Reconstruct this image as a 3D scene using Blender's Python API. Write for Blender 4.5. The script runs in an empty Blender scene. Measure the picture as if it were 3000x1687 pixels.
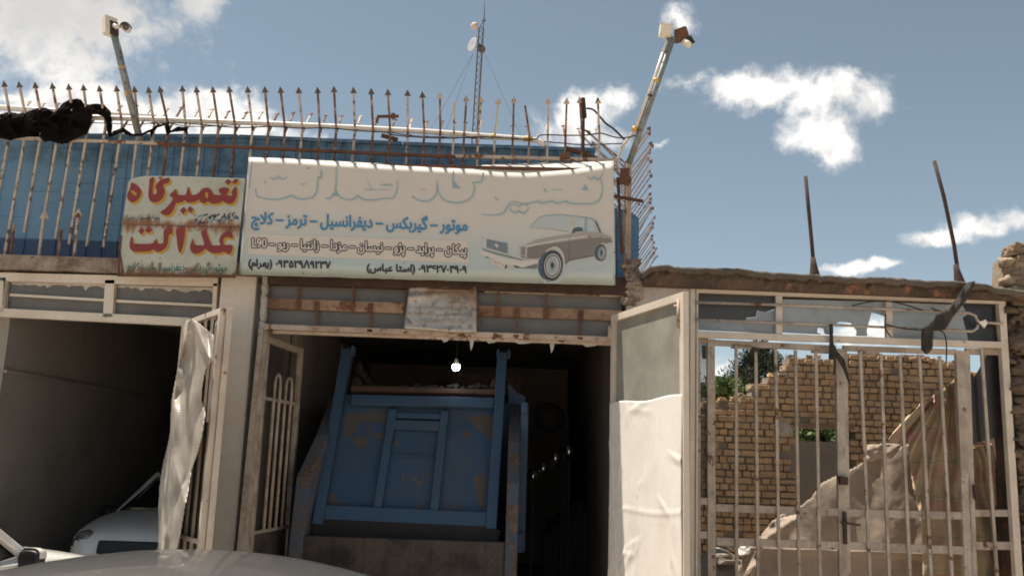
import bpy, bmesh, math, random
from mathutils import Vector, Matrix, noise as mn
V = Vector
R = math.radians
random.seed(7)
sc = bpy.context.scene
COL = sc.collection

# ------------------------------------------------------------------ camera
CAM = V((0, -8.5, 1.65)); FPX = 2700.0; PITCH, ROLL, YAW = 10.7, 1.85, 0.0
cam = bpy.data.cameras.new('camera'); cam_o = bpy.data.objects.new('camera', cam); COL.objects.link(cam_o)
cam.sensor_width = 36; cam.lens = 36 * FPX / 3000; cam.clip_start = 0.05; cam.clip_end = 3000
MR = Matrix.Rotation(R(YAW), 4, 'Z') @ Matrix.Rotation(R(90 + PITCH), 4, 'X') @ Matrix.Rotation(R(ROLL), 4, 'Z')
cam_o.matrix_world = Matrix.Translation(CAM) @ MR
sc.camera = cam_o
M3 = MR.to_3x3()
def ray(x, y): return (M3 @ V(((x - 1500) / FPX, -(y - 843.5) / FPX, -1))).normalized()
class Plane:
    def __init__(s, p, n):
        s.p, s.n = V(p), V(n).normalized()
        if s.n.dot(CAM - s.p) < 0: s.n = -s.n
    def at(s, x, y, off=0.0):
        d = ray(x, y); q = s.p + s.n * off
        return CAM + d * ((q - CAM).dot(s.n) / d.dot(s.n))
def at(x, y, Y=0.0):                       # photograph point on the upright plane Y
    d = ray(x, y); return CAM + d * ((Y - CAM.y) / d.y)
def atz(x, y, Z):
    d = ray(x, y); return CAM + d * ((Z - CAM.z) / d.z)
PXM = 8.5 / FPX                            # metres per photograph pixel at the facade

# ------------------------------------------------------------------ light
SUN = V((-0.32, 0.085, 0.943)).normalized()
EXPOSURE = 0.66
SKY_STRENGTH = 0.065
SUN_STRENGTH = 5.0
sun = bpy.data.lights.new('sun', 'SUN'); sun.energy = SUN_STRENGTH; sun.angle = R(0.5); sun.color = (1, 0.91, 0.79)
sun_o = bpy.data.objects.new('sun', sun); COL.objects.link(sun_o)
sun_o.rotation_euler = SUN.to_track_quat('Z', 'Y').to_euler()
sc.view_settings.view_transform = 'Standard'; sc.view_settings.look = 'None'
sc.view_settings.exposure = EXPOSURE; sc.view_settings.gamma = 1; sc.view_settings.use_curve_mapping = False
sc.cycles.use_denoising = True
sc.cycles.max_bounces = 8; sc.cycles.transparent_max_bounces = 12
sc.cycles.filter_width = 1.8

class N:                                   # tiny node-tree helper
    def __init__(s, tree): s.t = tree
    def new(s, typ, **kw):
        n = s.t.nodes.new(typ)
        for k, v in kw.items():
            if k == 'ins':
                for i, val in v.items():
                    if isinstance(val, bpy.types.NodeSocket): s.t.links.new(val, n.inputs[i])
                    else: n.inputs[i].default_value = val
            else: setattr(n, k, v)
        return n
    def math(s, op, a, b=0.0, c=0.0, clamp=False):
        n = s.new('ShaderNodeMath', operation=op, ins={0: a, 1: b, 2: c}); n.use_clamp = clamp; return n.outputs[0]
    def vmath(s, op, a, b=(0, 0, 0)):
        n = s.new('ShaderNodeVectorMath', operation=op, ins={0: a, 1: b})
        return n.outputs['Value'] if op == 'DOT_PRODUCT' else n.outputs[0]
    def noise(s, vec, scale, detail=6, rough=.55):
        return s.new('ShaderNodeTexNoise', ins={'Vector': vec, 'Scale': scale, 'Detail': detail, 'Roughness': rough})
    def mix(s, f, a, b):
        n = s.new('ShaderNodeMix', data_type='RGBA', ins={0: f})
        for i, v in ((6, a), (7, b)):
            if isinstance(v, bpy.types.NodeSocket): s.t.links.new(v, n.inputs[i])
            else: n.inputs[i].default_value = (*v, 1) if len(v) == 3 else v
        return n.outputs[2]
    def step(s, x, lo, hi):
        n = s.new('ShaderNodeMapRange', interpolation_type='SMOOTHSTEP', ins={0: x, 1: lo, 2: hi, 3: 0.0, 4: 1.0}); return n.outputs[0]

world = bpy.data.worlds.new('World'); sc.world = world; world.use_nodes = True
wt = N(world.node_tree); world.node_tree.nodes.clear()
sky = wt.new('ShaderNodeTexSky', sky_type='NISHITA', sun_disc=False)
sky.sun_elevation = math.asin(SUN.z); sky.sun_rotation = math.atan2(SUN.x, SUN.y)
sky.altitude = 1500; sky.air_density = 1.0; sky.dust_density = 1.4; sky.ozone_density = 1.0
hsv = wt.new('ShaderNodeHueSaturation', ins={'Hue': 0.478, 'Saturation': 0.66, 'Value': 1.08, 'Color': sky.outputs[0]})
dirn = wt.new('ShaderNodeTexCoord').outputs['Generated']
nz = wt.noise(dirn, 7.0, 8, .62)
wob = wt.vmath('SCALE', wt.vmath('SUBTRACT', nz.outputs['Color'], (.5, .5, .5)))
wob.node.inputs['Scale'].default_value = 0.06
dd = wt.vmath('ADD', dirn, wob)
# each cloud: direction (through the photograph's point), half width, half height in photograph pixels
CLOUDS = [(250, 20, 400, 135), (110, 150, 270, 92), (40, 90, 200, 95), (420, 95, 180, 80), (575, 10, 95, 85),
          (190, 305, 165, 95), (290, 280, 125, 85), (420, 330, 125, 70), (630, 330, 170, 95), (770, 380, 120, 52), (480, 385, 520, 60), (45, 265, 40, 16),
          (1710, 345, 125, 72), (1815, 295, 80, 58), (1670, 385, 110, 50), (1935, 410, 55, 20), (1790, 400, 120, 40),
          (1975, 52, 85, 44), (1990, 228, 135, 50), (2150, 245, 150, 60), (2260, 262, 130, 62), (2410, 290, 150, 62), (2530, 310, 85, 60),
          (2400, 395, 115, 80), (2450, 450, 85, 50), (2770, 690, 110, 28), (2900, 655, 120, 34), (2990, 640, 80, 38), (2500, 785, 105, 22), (2590, 775, 75, 18),
          (2110, 1090, 70, 75), (2420, 1000, 220, 38), (2230, 960, 140, 40), (2600, 970, 160, 40), (-160, 200, 150, 120), (3240, 420, 130, 60),
          (-300, -300, 380, 160), (1200, -500, 300, 90), (3000, -420, 260, 80), (3900, 600, 350, 70), (-900, 500, 300, 130)]
HEAPED = [(190, 320, 135, 75), (285, 290, 95, 65), (400, 345, 110, 55), (530, 340, 90, 55), (620, 325, 110, 70), (730, 370, 90, 42), (470, 400, 400, 36)]
def field(blobs):
    acc = None
    for (x, y, a, b) in blobs:
        c = ray(x, y); ex = V((c.y, -c.x, 0)).normalized(); ex = ex if ex.dot(ray(x + 50, y) - c) > 0 else -ex
        ey = c.cross(ex).normalized()
        u = wt.vmath('DOT_PRODUCT', dd, tuple(ex * (FPX / a))); v = wt.vmath('DOT_PRODUCT', dd, tuple(ey * (FPX / b)))
        r2 = wt.math('MULTIPLY_ADD', v, v, wt.math('MULTIPLY', u, u))
        acc = r2 if acc is None else wt.new('ShaderNodeMath', operation='SMOOTH_MIN', ins={0: acc, 1: r2, 2: 0.25}).outputs[0]
    return wt.math('SQRT', wt.math('MAXIMUM', acc, 0.0))
acc, acc2 = field(CLOUDS), field(HEAPED)
wdir = wt.vmath('ADD', dirn, wob)
fine = wt.noise(wdir, 11.0, 10, .57).outputs[0]
sunward = wt.noise(wt.vmath('ADD', wdir, tuple(SUN * .028)), 11.0, 10, .57).outputs[0]
fray = wt.noise(wdir, 38.0, 8, .62).outputs[0]
dens = wt.math('ADD', wt.math('SUBTRACT', .92, acc), wt.math('MULTIPLY', wt.math('SUBTRACT', fine, .5), 3.0))
dens = wt.math('ADD', dens, wt.math('MULTIPLY', wt.math('SUBTRACT', fray, .5), 1.5))
heaped = wt.math('ADD', wt.math('MULTIPLY', wt.math('SUBTRACT', 1.05, acc2), 2.2), wt.math('ADD', wt.math('MULTIPLY', wt.math('SUBTRACT', fine, .5), 2.4), wt.math('MULTIPLY', wt.math('SUBTRACT', fray, .5), .9)))
dens = wt.math('MAXIMUM', dens, heaped)
mask = wt.math('POWER', wt.step(dens, -0.16, 0.80), 1.25)
up = wt.new('ShaderNodeSeparateXYZ', ins={0: dirn}).outputs[2]
mask = wt.math('MULTIPLY', mask, wt.step(up, 0.0, 0.05))
# the high cloud overhead on the left is thick and shows its grey underside
thick = wt.vmath('DOT_PRODUCT', dirn, tuple(ray(200, -250)))
grey = wt.math('MULTIPLY', wt.step(thick, .972, .999), wt.step(wt.noise(dirn, 5, 4).outputs[0], .25, .6))
ccol = wt.mix(grey, (11.6, 11.2, 10.6), (6.6, 6.4, 6.2))
lit = wt.math('SUBTRACT', fine, sunward)
ccol = wt.mix(wt.math('MULTIPLY', wt.step(lit, .02, -.09), .75), ccol, wt.mix(.8, ccol, (6.3, 6.4, 6.6)))
skyc = wt.mix(wt.math('MULTIPLY', mask, .96), hsv.outputs[0], ccol)
bg = wt.new('ShaderNodeBackground', ins={'Color': skyc, 'Strength': SKY_STRENGTH})
wo = wt.new('ShaderNodeOutputWorld', ins={0: bg.outputs[0]})

# ------------------------------------------------------------------ materials
MATS = {}
def base_mat(name):
    m = bpy.data.materials.new(name); m.use_nodes = True; m.node_tree.nodes.clear()
    n = N(m.node_tree); b = n.new('ShaderNodeBsdfPrincipled'); o = n.new('ShaderNodeOutputMaterial', ins={0: b.outputs[0]})
    MATS[name] = m; return m, n, b, o
def coords(n, rnd=True):
    tc = n.new('ShaderNodeTexCoord').outputs['Object']
    if not rnd: return tc
    r = n.new('ShaderNodeObjectInfo').outputs['Random']
    return n.vmath('ADD', tc, n.new('ShaderNodeCombineXYZ', ins={0: n.math('MULTIPLY', r, 37.0), 1: n.math('MULTIPLY', r, 11.0), 2: n.math('MULTIPLY', r, 23.0)}).outputs[0])
def worn(name, col, dirt=None, dirt_amt=.5, rust=0.0, rust_col=(.115, .055, .034), scale=3.0, rough=.6, metal=0.0, bump=.15, streak=0.0,
         bscale=60, coat=0.0, spec=.4, island=0.0):
    """painted or bare surface with broad tone changes, run-down streaks, rust patches and a fine grain"""
    m, n, b, o = base_mat(name); tc = coords(n)
    dirt = dirt or tuple(c * .62 for c in col)
    f = n.noise(tc, scale, 8, .6).outputs[0]
    c = n.mix(n.math('MULTIPLY', n.step(f, .38, .72), dirt_amt), col, dirt)
    f2 = n.noise(tc, scale * 9, 6, .65).outputs[0]
    c = n.mix(n.math('MULTIPLY', n.step(f2, .45, .75), dirt_amt * .6), c, dirt)
    if streak:
        mp = n.new('ShaderNodeMapping', ins={0: tc, 3: (scale * 7, scale * 7, scale * .35)}).outputs[0]
        c = n.mix(n.math('MULTIPLY', n.step(n.noise(mp, 1.0, 5, .6).outputs[0], .5, .75), streak), c, dirt)
    rg = rough
    if rust:
        fr = n.noise(tc, scale * 2.3, 9, .68).outputs[0]
        k = n.step(fr, .66 - rust * .3, .72 - rust * .28)
        rc = n.mix(n.step(n.noise(tc, scale * 12, 4).outputs[0], .4, .65), rust_col, tuple(x * 1.7 for x in rust_col))
        c = n.mix(k, c, rc); rg = n.math('MULTIPLY_ADD', k, .25, rough)
        if metal: b.inputs['Metallic'].default_value = metal
    elif metal: b.inputs['Metallic'].default_value = metal
    if island:
        ri = n.new('ShaderNodeNewGeometry').outputs['Random Per Island']
        c = n.mix(n.math('MULTIPLY', ri, island), c, tuple(x * .38 for x in col))
    n.t.links.new(c, b.inputs['Base Color'])
    if isinstance(rg, float): b.inputs['Roughness'].default_value = rg
    else: n.t.links.new(rg, b.inputs['Roughness'])
    b.inputs['Coat Weight'].default_value = coat; b.inputs['Coat Roughness'].default_value = .06
    b.inputs['Specular IOR Level'].default_value = spec
    if bump:
        bn = n.noise(tc, bscale, 5, .6).outputs[0]
        bb = n.new('ShaderNodeBump', ins={'Strength': bump, 'Distance': .01, 'Height': bn}); n.t.links.new(bb.outputs[0], b.inputs['Normal'])
    return m
def plain(name, col, rough=.5, metal=0, emit=0):
    m, n, b, o = base_mat(name); tc = coords(n)
    c = n.mix(n.math('MULTIPLY', n.noise(tc, 9, 5).outputs[0], .35), col, tuple(x * .7 for x in col)); n.t.links.new(c, b.inputs['Base Color'])
    b.inputs['Roughness'].default_value = rough; b.inputs['Metallic'].default_value = metal
    if emit: b.inputs['Emission Color'].default_value = (*col, 1); b.inputs['Emission Strength'].default_value = emit
    return m
def pane(name, col, clear, rough=.35, scale=2.5):
    """dirty glass: a dusty grey film that lets part of what is behind show through"""
    m, n, b, o = base_mat(name); tc = coords(n)
    f = n.noise(tc, scale, 7, .6).outputs[0]
    n.t.links.new(n.mix(n.step(f, .35, .7), col, tuple(x * .7 for x in col)), b.inputs['Base Color'])
    b.inputs['Roughness'].default_value = rough
    tr = n.new('ShaderNodeBsdfTransparent'); mx = n.new('ShaderNodeMixShader', ins={0: clear, 1: b.outputs[0], 2: tr.outputs[0]})
    n.t.links.new(mx.outputs[0], o.inputs[0]); return m
CR = (.60, .525, .45)
worn('plaster', (.60, .55, .48), (.44, .39, .33), .45, scale=1.2, rough=.9, bump=.35, bscale=35, streak=.3)
worn('plaster_broken', (.50, .46, .41), (.30, .26, .22), .7, scale=4, rough=.95, bump=.8, bscale=25)
worn('concrete', (.36, .30, .245), (.12, .085, .06), 1.0, rust=.22, scale=4.2, rough=.95, bump=.7, bscale=30, streak=.4)
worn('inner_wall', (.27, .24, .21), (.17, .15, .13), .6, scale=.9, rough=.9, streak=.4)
worn('shaded_wall', (.12, .10, .085), (.07, .06, .05), .7, scale=1.2, rough=.9, streak=.5)  # right wall of the big bay, with the bay's shade put into its colour
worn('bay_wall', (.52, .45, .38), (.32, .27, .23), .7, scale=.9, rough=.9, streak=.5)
worn('inner_dark', (.34, .28, .23), (.18, .145, .12), .6, scale=1.2, rough=.6)
worn('cream', CR, (.40, .32, .25), .6, rust=.22, scale=3, rough=.55, streak=.35)
worn('cream_old', (.47, .405, .34), (.24, .185, .14), .9, rust=.12, rust_col=(.085, .055, .04), scale=6, rough=.7, streak=.7)
worn('cream_bar', (.47, .405, .34), (.25, .20, .155), .9, rust=.26, scale=3.5, rough=.65, streak=.6)
worn('cream_clean', (.64, .57, .48), (.46, .38, .30), .5, rust=.08, scale=3, rough=.5, streak=.3)
worn('cream_rusty', (.50, .41, .33), (.30, .20, .145), .95, rust=.40, scale=2.6, rough=.75)
worn('picket_cream', (.50, .42, .34), (.34, .26, .20), .7, rust=.45, scale=5, rough=.7)
worn('tip_dark', (.13, .10, .085), (.07, .05, .042), .8, scale=8, rough=.85)
worn('picket_pale', (.56, .45, .38), (.42, .31, .25), .7, rust=.25, scale=5, rough=.7)
worn('picket_rust', (.36, .25, .20), (.17, .085, .055), .9, rust=.75, scale=4, rough=.85)
worn('rust', (.16, .075, .045), (.075, .04, .028), .8, scale=6, rough=.9, bump=.4)
worn('rust_dark', (.075, .045, .033), (.035, .024, .02), .8, scale=6, rough=.9, bump=.4)
worn('timber', (.38, .27, .19), (.16, .08, .045), .95, rust=.30, scale=1.8, rough=.85)
worn('white_plastic', (.72, .70, .65), (.56, .53, .48), .5, scale=3, rough=.4, bump=.03)
worn('box_cream', (.72, .67, .53), (.60, .54, .42), .4, scale=6, rough=.4, bump=.02)
worn('galvanised', (.24, .29, .30), (.17, .14, .115), .8, rust=.38, scale=6, rough=.5, metal=.25)
plain('yellow_tape', (.62, .38, .04), .5)
worn('cable', (.018, .017, .017), scale=5, rough=.6)
worn('black_sheet', (.0055, .0045, .004), (.014, .0115, .010), .7, scale=5, rough=.95, bump=.25, bscale=22, spec=.03)
worn('black_rag', (.03, .026, .023), (.06, .05, .04), .6, scale=6, rough=.8, bump=.4)
worn('truck_blue', (.042, .095, .175), (.05, .07, .10), .5, rust=.0, scale=2.2, rough=.5, streak=.3)
worn('truck_panel', (.038, .085, .165), (.075, .08, .092), .6, rust=.24, rust_col=(.085, .075, .068), scale=1.3, rough=.6, streak=.35)
worn('mud_dry', (.115, .10, .09), (.075, .075, .08), .7, scale=5, rough=.95, bump=.3)
worn('truck_dirty', (.095, .078, .066), (.03, .026, .024), 1.0, rust=.22, rust_col=(.06, .05, .05), scale=3, rough=.9, bump=.6, streak=.5)
worn('truck_side', (.055, .10, .16), (.12, .095, .08), 1.0, rust=.48, rust_col=(.10, .075, .06), scale=2.6, rough=.85, streak=.6, bump=.4)
worn('truck_rust', (.10, .06, .045), (.05, .035, .03), .8, scale=4, rough=.9)
worn('truck_black', (.016, .015, .015), (.04, .03, .025), .6, scale=4, rough=.7)
pane('dusty_glass', (.17, .16, .145), .12, .3)
pane('frosted_glass', (.355, .345, .29), .10, .45)
pane('sky_reflect_glass', (.40, .45, .48), .12, .3)  # pale blue is the sky's reflection put into the pane colour
pane('brown_glass', (.065, .056, .048), .12, .3)
pane('dark_glass', (.035, .03, .028), .12, .25)
pane('smoked_glass', (.05, .045, .042), .55, .2)
worn('white_sheet', (.80, .765, .71), (.62, .56, .48), .5, scale=2.2, rough=.5, bump=.06, bscale=14, rust=.05, rust_col=(.36, .28, .20))
worn('beige_tarp', (.40, .325, .26), (.28, .225, .175), .7, scale=2.0, rough=.9, bump=.25, bscale=30, streak=.3)
worn('mortar', (.33, .28, .235), (.21, .175, .145), .8, scale=4, rough=.95, bump=.9, bscale=30)
worn('brick', (.68, .47, .275), (.46, .29, .165), .75, scale=7, rough=.92, bump=.6, bscale=40, island=.42)
worn('brick_lintel', (.30, .20, .14), (.20, .13, .09), .7, scale=3, rough=.9)
worn('grey_render', (.34, .31, .275), (.23, .21, .185), .6, scale=2, rough=.95, bump=.4)
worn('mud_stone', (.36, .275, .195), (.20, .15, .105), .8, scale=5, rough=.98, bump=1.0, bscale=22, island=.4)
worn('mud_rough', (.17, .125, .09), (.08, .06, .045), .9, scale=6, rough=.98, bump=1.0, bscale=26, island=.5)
worn('mud_beam', (.12, .085, .062), (.05, .038, .03), .85, rust=.42, rust_col=(.17, .085, .055), scale=2.5, rough=.98, bump=.9, bscale=24)
worn('roof_felt', (.125, .105, .088), (.06, .05, .043), .7, scale=3, rough=.95, bump=.7, bscale=20)
worn('rubble', (.52, .45, .37), (.30, .25, .20), .8, scale=4, rough=.95, bump=.7, island=.5)
worn('earth', (.47, .39, .305), (.35, .28, .215), .6, scale=.35, rough=.97, bump=.3, bscale=14)
worn('car_white', (.74, .72, .69), (.62, .60, .56), .25, scale=1.5, rough=.35, coat=.8, bump=0)
worn('car_grey', (.095, .092, .088), (.075, .072, .07), .4, scale=2, rough=.42, metal=.35, coat=.7, bump=.01)
worn('trim_black', (.018, .018, .018), scale=4, rough=.5, bump=.05)
worn('tyre', (.022, .021, .02), scale=6, rough=.85)
plain('chrome', (.6, .6, .6), .18, 1)
worn('lamp_glass', (.26, .26, .25), (.13, .13, .13), .6, scale=14, rough=.12, metal=.5, bump=0, coat=1)
pane('car_glass', (.010, .010, .010), .02, .08)
worn('bark', (.11, .075, .05), scale=8, rough=.95, bump=.8)
worn('pine', (.036, .050, .024), (.018, .028, .014), .7, scale=2.5, rough=.8, island=.6)
worn('leaf', (.11, .17, .045), (.06, .10, .03), .7, scale=3, rough=.7, island=.5)
worn('dish_mesh', (.42, .44, .46), scale=.5, rough=.7)
worn('mast_metal', (.14, .12, .12), scale=.5, rough=.7)
plain('lens_grey', (.09, .075, .07), .25)
plain('bulb_light', (.85, .93, 1.0), .3, 0, 22)
plain('ink_blue', (.07, .24, .40), .6); plain('ink_dark', (.045, .04, .05), .6); plain('ink_pale', (.27, .41, .46), .6)
plain('ink_faint', (.50, .535, .52), .6); plain('ink_red', (.24, .035, .03), .55); plain('ink_yellow', (.48, .28, .04), .55)
plain('ink_green', (.05, .14, .11), .6); plain('ink_navy', (.025, .045, .10), .6); plain('ink_halo', (.66, .59, .515), .6)
plain('print_brown', (.225, .20, .182), .6); plain('print_tan', (.40, .355, .315), .6); plain('print_white', (.66, .61, .55), .6)
plain('print_black', (.06, .06, .07), .6); plain('print_slate', (.075, .12, .16), .6)

def special_mats():
    # banner: faded cream print that turns pale blue towards its lower edge (printed)
    m, n, b, o = base_mat('banner_print'); tc = coords(n, False)
    z = n.new('ShaderNodeSeparateXYZ', ins={0: tc})
    zz = n.math('ADD', z.outputs[2], n.math('MULTIPLY', n.math('SUBTRACT', n.noise(tc, 1.6, 3).outputs[0], .5), .25))
    c = n.mix(n.step(zz, .72, .05), (.605, .562, .505), (.43, .52, .52))
    c = n.mix(n.math('MULTIPLY', n.step(n.noise(tc, 2.2, 8, .65).outputs[0], .45, .8), .3), c, (.52, .455, .39))
    c = n.mix(n.step(n.noise(tc, 26, 3, .5).outputs[0], .76, .82), c, (.20, .16, .12))
    n.t.links.new(c, b.inputs['Base Color']); b.inputs['Roughness'].default_value = .55
    # painted sign: pale mint enamel, rust at seams and in specks
    m, n, b, o = base_mat('sign_enamel'); tc = coords(n, False)
    z = n.new('ShaderNodeSeparateXYZ', ins={0: tc}).outputs[2]
    c = n.mix(n.step(n.noise(tc, 3, 6).outputs[0], .4, .7), (.46, .465, .385), (.37, .375, .30))
    mp = n.new('ShaderNodeMapping', ins={0: tc, 3: (11, 11, 5)}).outputs[0]
    seam = n.math('SUBTRACT', 1.0, n.math('MULTIPLY', n.math('ABSOLUTE', n.math('SUBTRACT', z, SIGN_FOLD)), 8.0))
    edge = n.math('SUBTRACT', 1.0, n.math('MULTIPLY', n.math('ABSOLUTE', z), 7.0))
    k = n.math('ADD', n.math('MAXIMUM', n.math('MAXIMUM', seam, edge), -.45), n.math('MULTIPLY', n.math('SUBTRACT', n.noise(mp, 1, 7, .65).outputs[0], .5), 2.6))
    c = n.mix(n.step(k, .35, 1.0), c, (.24, .105, .04)); c = n.mix(n.step(k, 1.1, 1.5), c, (.06, .03, .02))
    c = n.mix(n.step(n.noise(tc, 20, 6, .65).outputs[0], .62, .70), c, (.25, .11, .045))
    n.t.links.new(c, b.inputs['Base Color']); b.inputs['Roughness'].default_value = .5
    # blue profiled sheet: fine horizontal ribs, darker painted lower strip
    m, n, b, o = base_mat('blue_sheet'); tc = coords(n, False)
    z = n.new('ShaderNodeSeparateXYZ', ins={0: tc}).outputs[2]
    c = n.mix(n.step(n.noise(tc, 1.1, 7, .6).outputs[0], .35, .7), (.135, .27, .415), (.10, .21, .335))
    c = n.mix(n.step(z, .345, .32), c, (.022, .06, .135))
    mp = n.new('ShaderNodeMapping', ins={0: tc, 3: (.6, 1, 26)}).outputs[0]
    l = n.noise(mp, 1, 3).outputs[0]
    c = n.mix(n.math('MULTIPLY', n.step(l, .56, .66), .45), c, (.03, .08, .15))
    c = n.mix(n.math('MULTIPLY', n.step(z, 1.04, 1.14), n.math('MULTIPLY', n.step(n.noise(tc, 7, 6).outputs[0], .36, .66), .6)), c, (.04, .08, .11))  # eave shade painted as broken dark patches along the top
    n.t.links.new(c, b.inputs['Base Color']); b.inputs['Roughness'].default_value = .5
    bb = n.new('ShaderNodeBump', ins={'Strength': .5, 'Distance': .01, 'Height': l}); n.t.links.new(bb.outputs[0], b.inputs['Normal'])
    # silvery bubble foil
    m, n, b, o = base_mat('bubble_foil'); tc = coords(n, False)
    c = n.mix(n.step(n.noise(tc, 5, 6).outputs[0], .35, .7), (.62, .57, .50), (.48, .43, .37)); n.t.links.new(c, b.inputs['Base Color'])
    b.inputs['Metallic'].default_value = .15; b.inputs['Roughness'].default_value = .42
    vo = n.new('ShaderNodeTexVoronoi', ins={'Vector': tc, 'Scale': 70.0}).outputs[0]
    rib = n.new('ShaderNodeTexWave', wave_type='BANDS', bands_direction='Z', ins={'Vector': tc, 'Scale': 16.0, 'Distortion': 1.5, 'Detail': 2.0}).outputs[1]
    h = n.math('ADD', n.math('MULTIPLY', vo, .5), n.math('ADD', n.math('MULTIPLY', n.noise(tc, 24, 5).outputs[0], .8), n.math('MULTIPLY', rib, .35)))
    tl = n.new('ShaderNodeBsdfTranslucent', ins={0: c}); n.t.links.new(n.new('ShaderNodeMixShader', ins={0: .3, 1: b.outputs[0], 2: tl.outputs[0]}).outputs[0], o.inputs[0])
    bb = n.new('ShaderNodeBump', ins={'Strength': .35, 'Distance': .006, 'Height': h}); n.t.links.new(bb.outputs[0], b.inputs['Normal'])
    # faded plaid cotton
    m, n, b, o = base_mat('plaid'); tc = coords(n, False)
    s = n.new('ShaderNodeSeparateXYZ', ins={0: n.vmath('ADD', tc, n.vmath('MULTIPLY', n.noise(tc, 2.2, 2).outputs['Color'], (.14, .14, .14)))})
    def band(x, f, ph, w): return n.math('LESS_THAN', n.math('FRACT', n.math('MULTIPLY_ADD', x, f, ph)), w)
    c = n.mix(n.math('MULTIPLY', band(s.outputs[2], 3.0, .1, .42), .55), (.46, .35, .23), (.42, .21, .19))
    c = n.mix(n.math('MULTIPLY', band(s.outputs[0], 4.0, .3, .38), .35), c, (.44, .38, .19))
    c = n.mix(n.math('MULTIPLY', band(s.outputs[2], 3.0, .62, .05), .45), c, (.15, .24, .15))
    c = n.mix(n.math('MULTIPLY', band(s.outputs[0], 4.0, .8, .05), .45), c, (.16, .25, .15))
    c = n.mix(n.math('MULTIPLY', band(s.outputs[2], 3.0, .34, .03), .5), c, (.48, .38, .28))
    c = n.mix(n.math('MULTIPLY', n.step(n.noise(tc, 3, 6).outputs[0], .4, .75), .3), c, (.20, .155, .11))
    n.t.links.new(c, b.inputs['Base Color']); b.inputs['Roughness'].default_value = .9
    # embossed tin, stained brown along the top
    m, n, b, o = base_mat('tin_plate'); tc = coords(n, False)
    z = n.new('ShaderNodeSeparateXYZ', ins={0: tc})
    f = n.math('ADD', n.math('MULTIPLY_ADD', z.outputs[2], 2.6, n.math('MULTIPLY', z.outputs[0], .9)), n.math('MULTIPLY', n.math('SUBTRACT', n.noise(tc, 6, 6).outputs[0], .5), 1.0))
    c = n.mix(n.step(f, .45, 1.05), (.46, .43, .39), (.30, .19, .11)); c = n.mix(n.step(n.noise(tc, 18, 6).outputs[0], .5, .75), c, (.22, .18, .15))
    n.t.links.new(c, b.inputs['Base Color']); b.inputs['Metallic'].default_value = .55; b.inputs['Roughness'].default_value = .42
    bb = n.new('ShaderNodeBump', ins={'Strength': .6, 'Distance': .012, 'Height': n.noise(tc, 7, 3).outputs[0]}); n.t.links.new(bb.outputs[0], b.inputs['Normal'])

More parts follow.
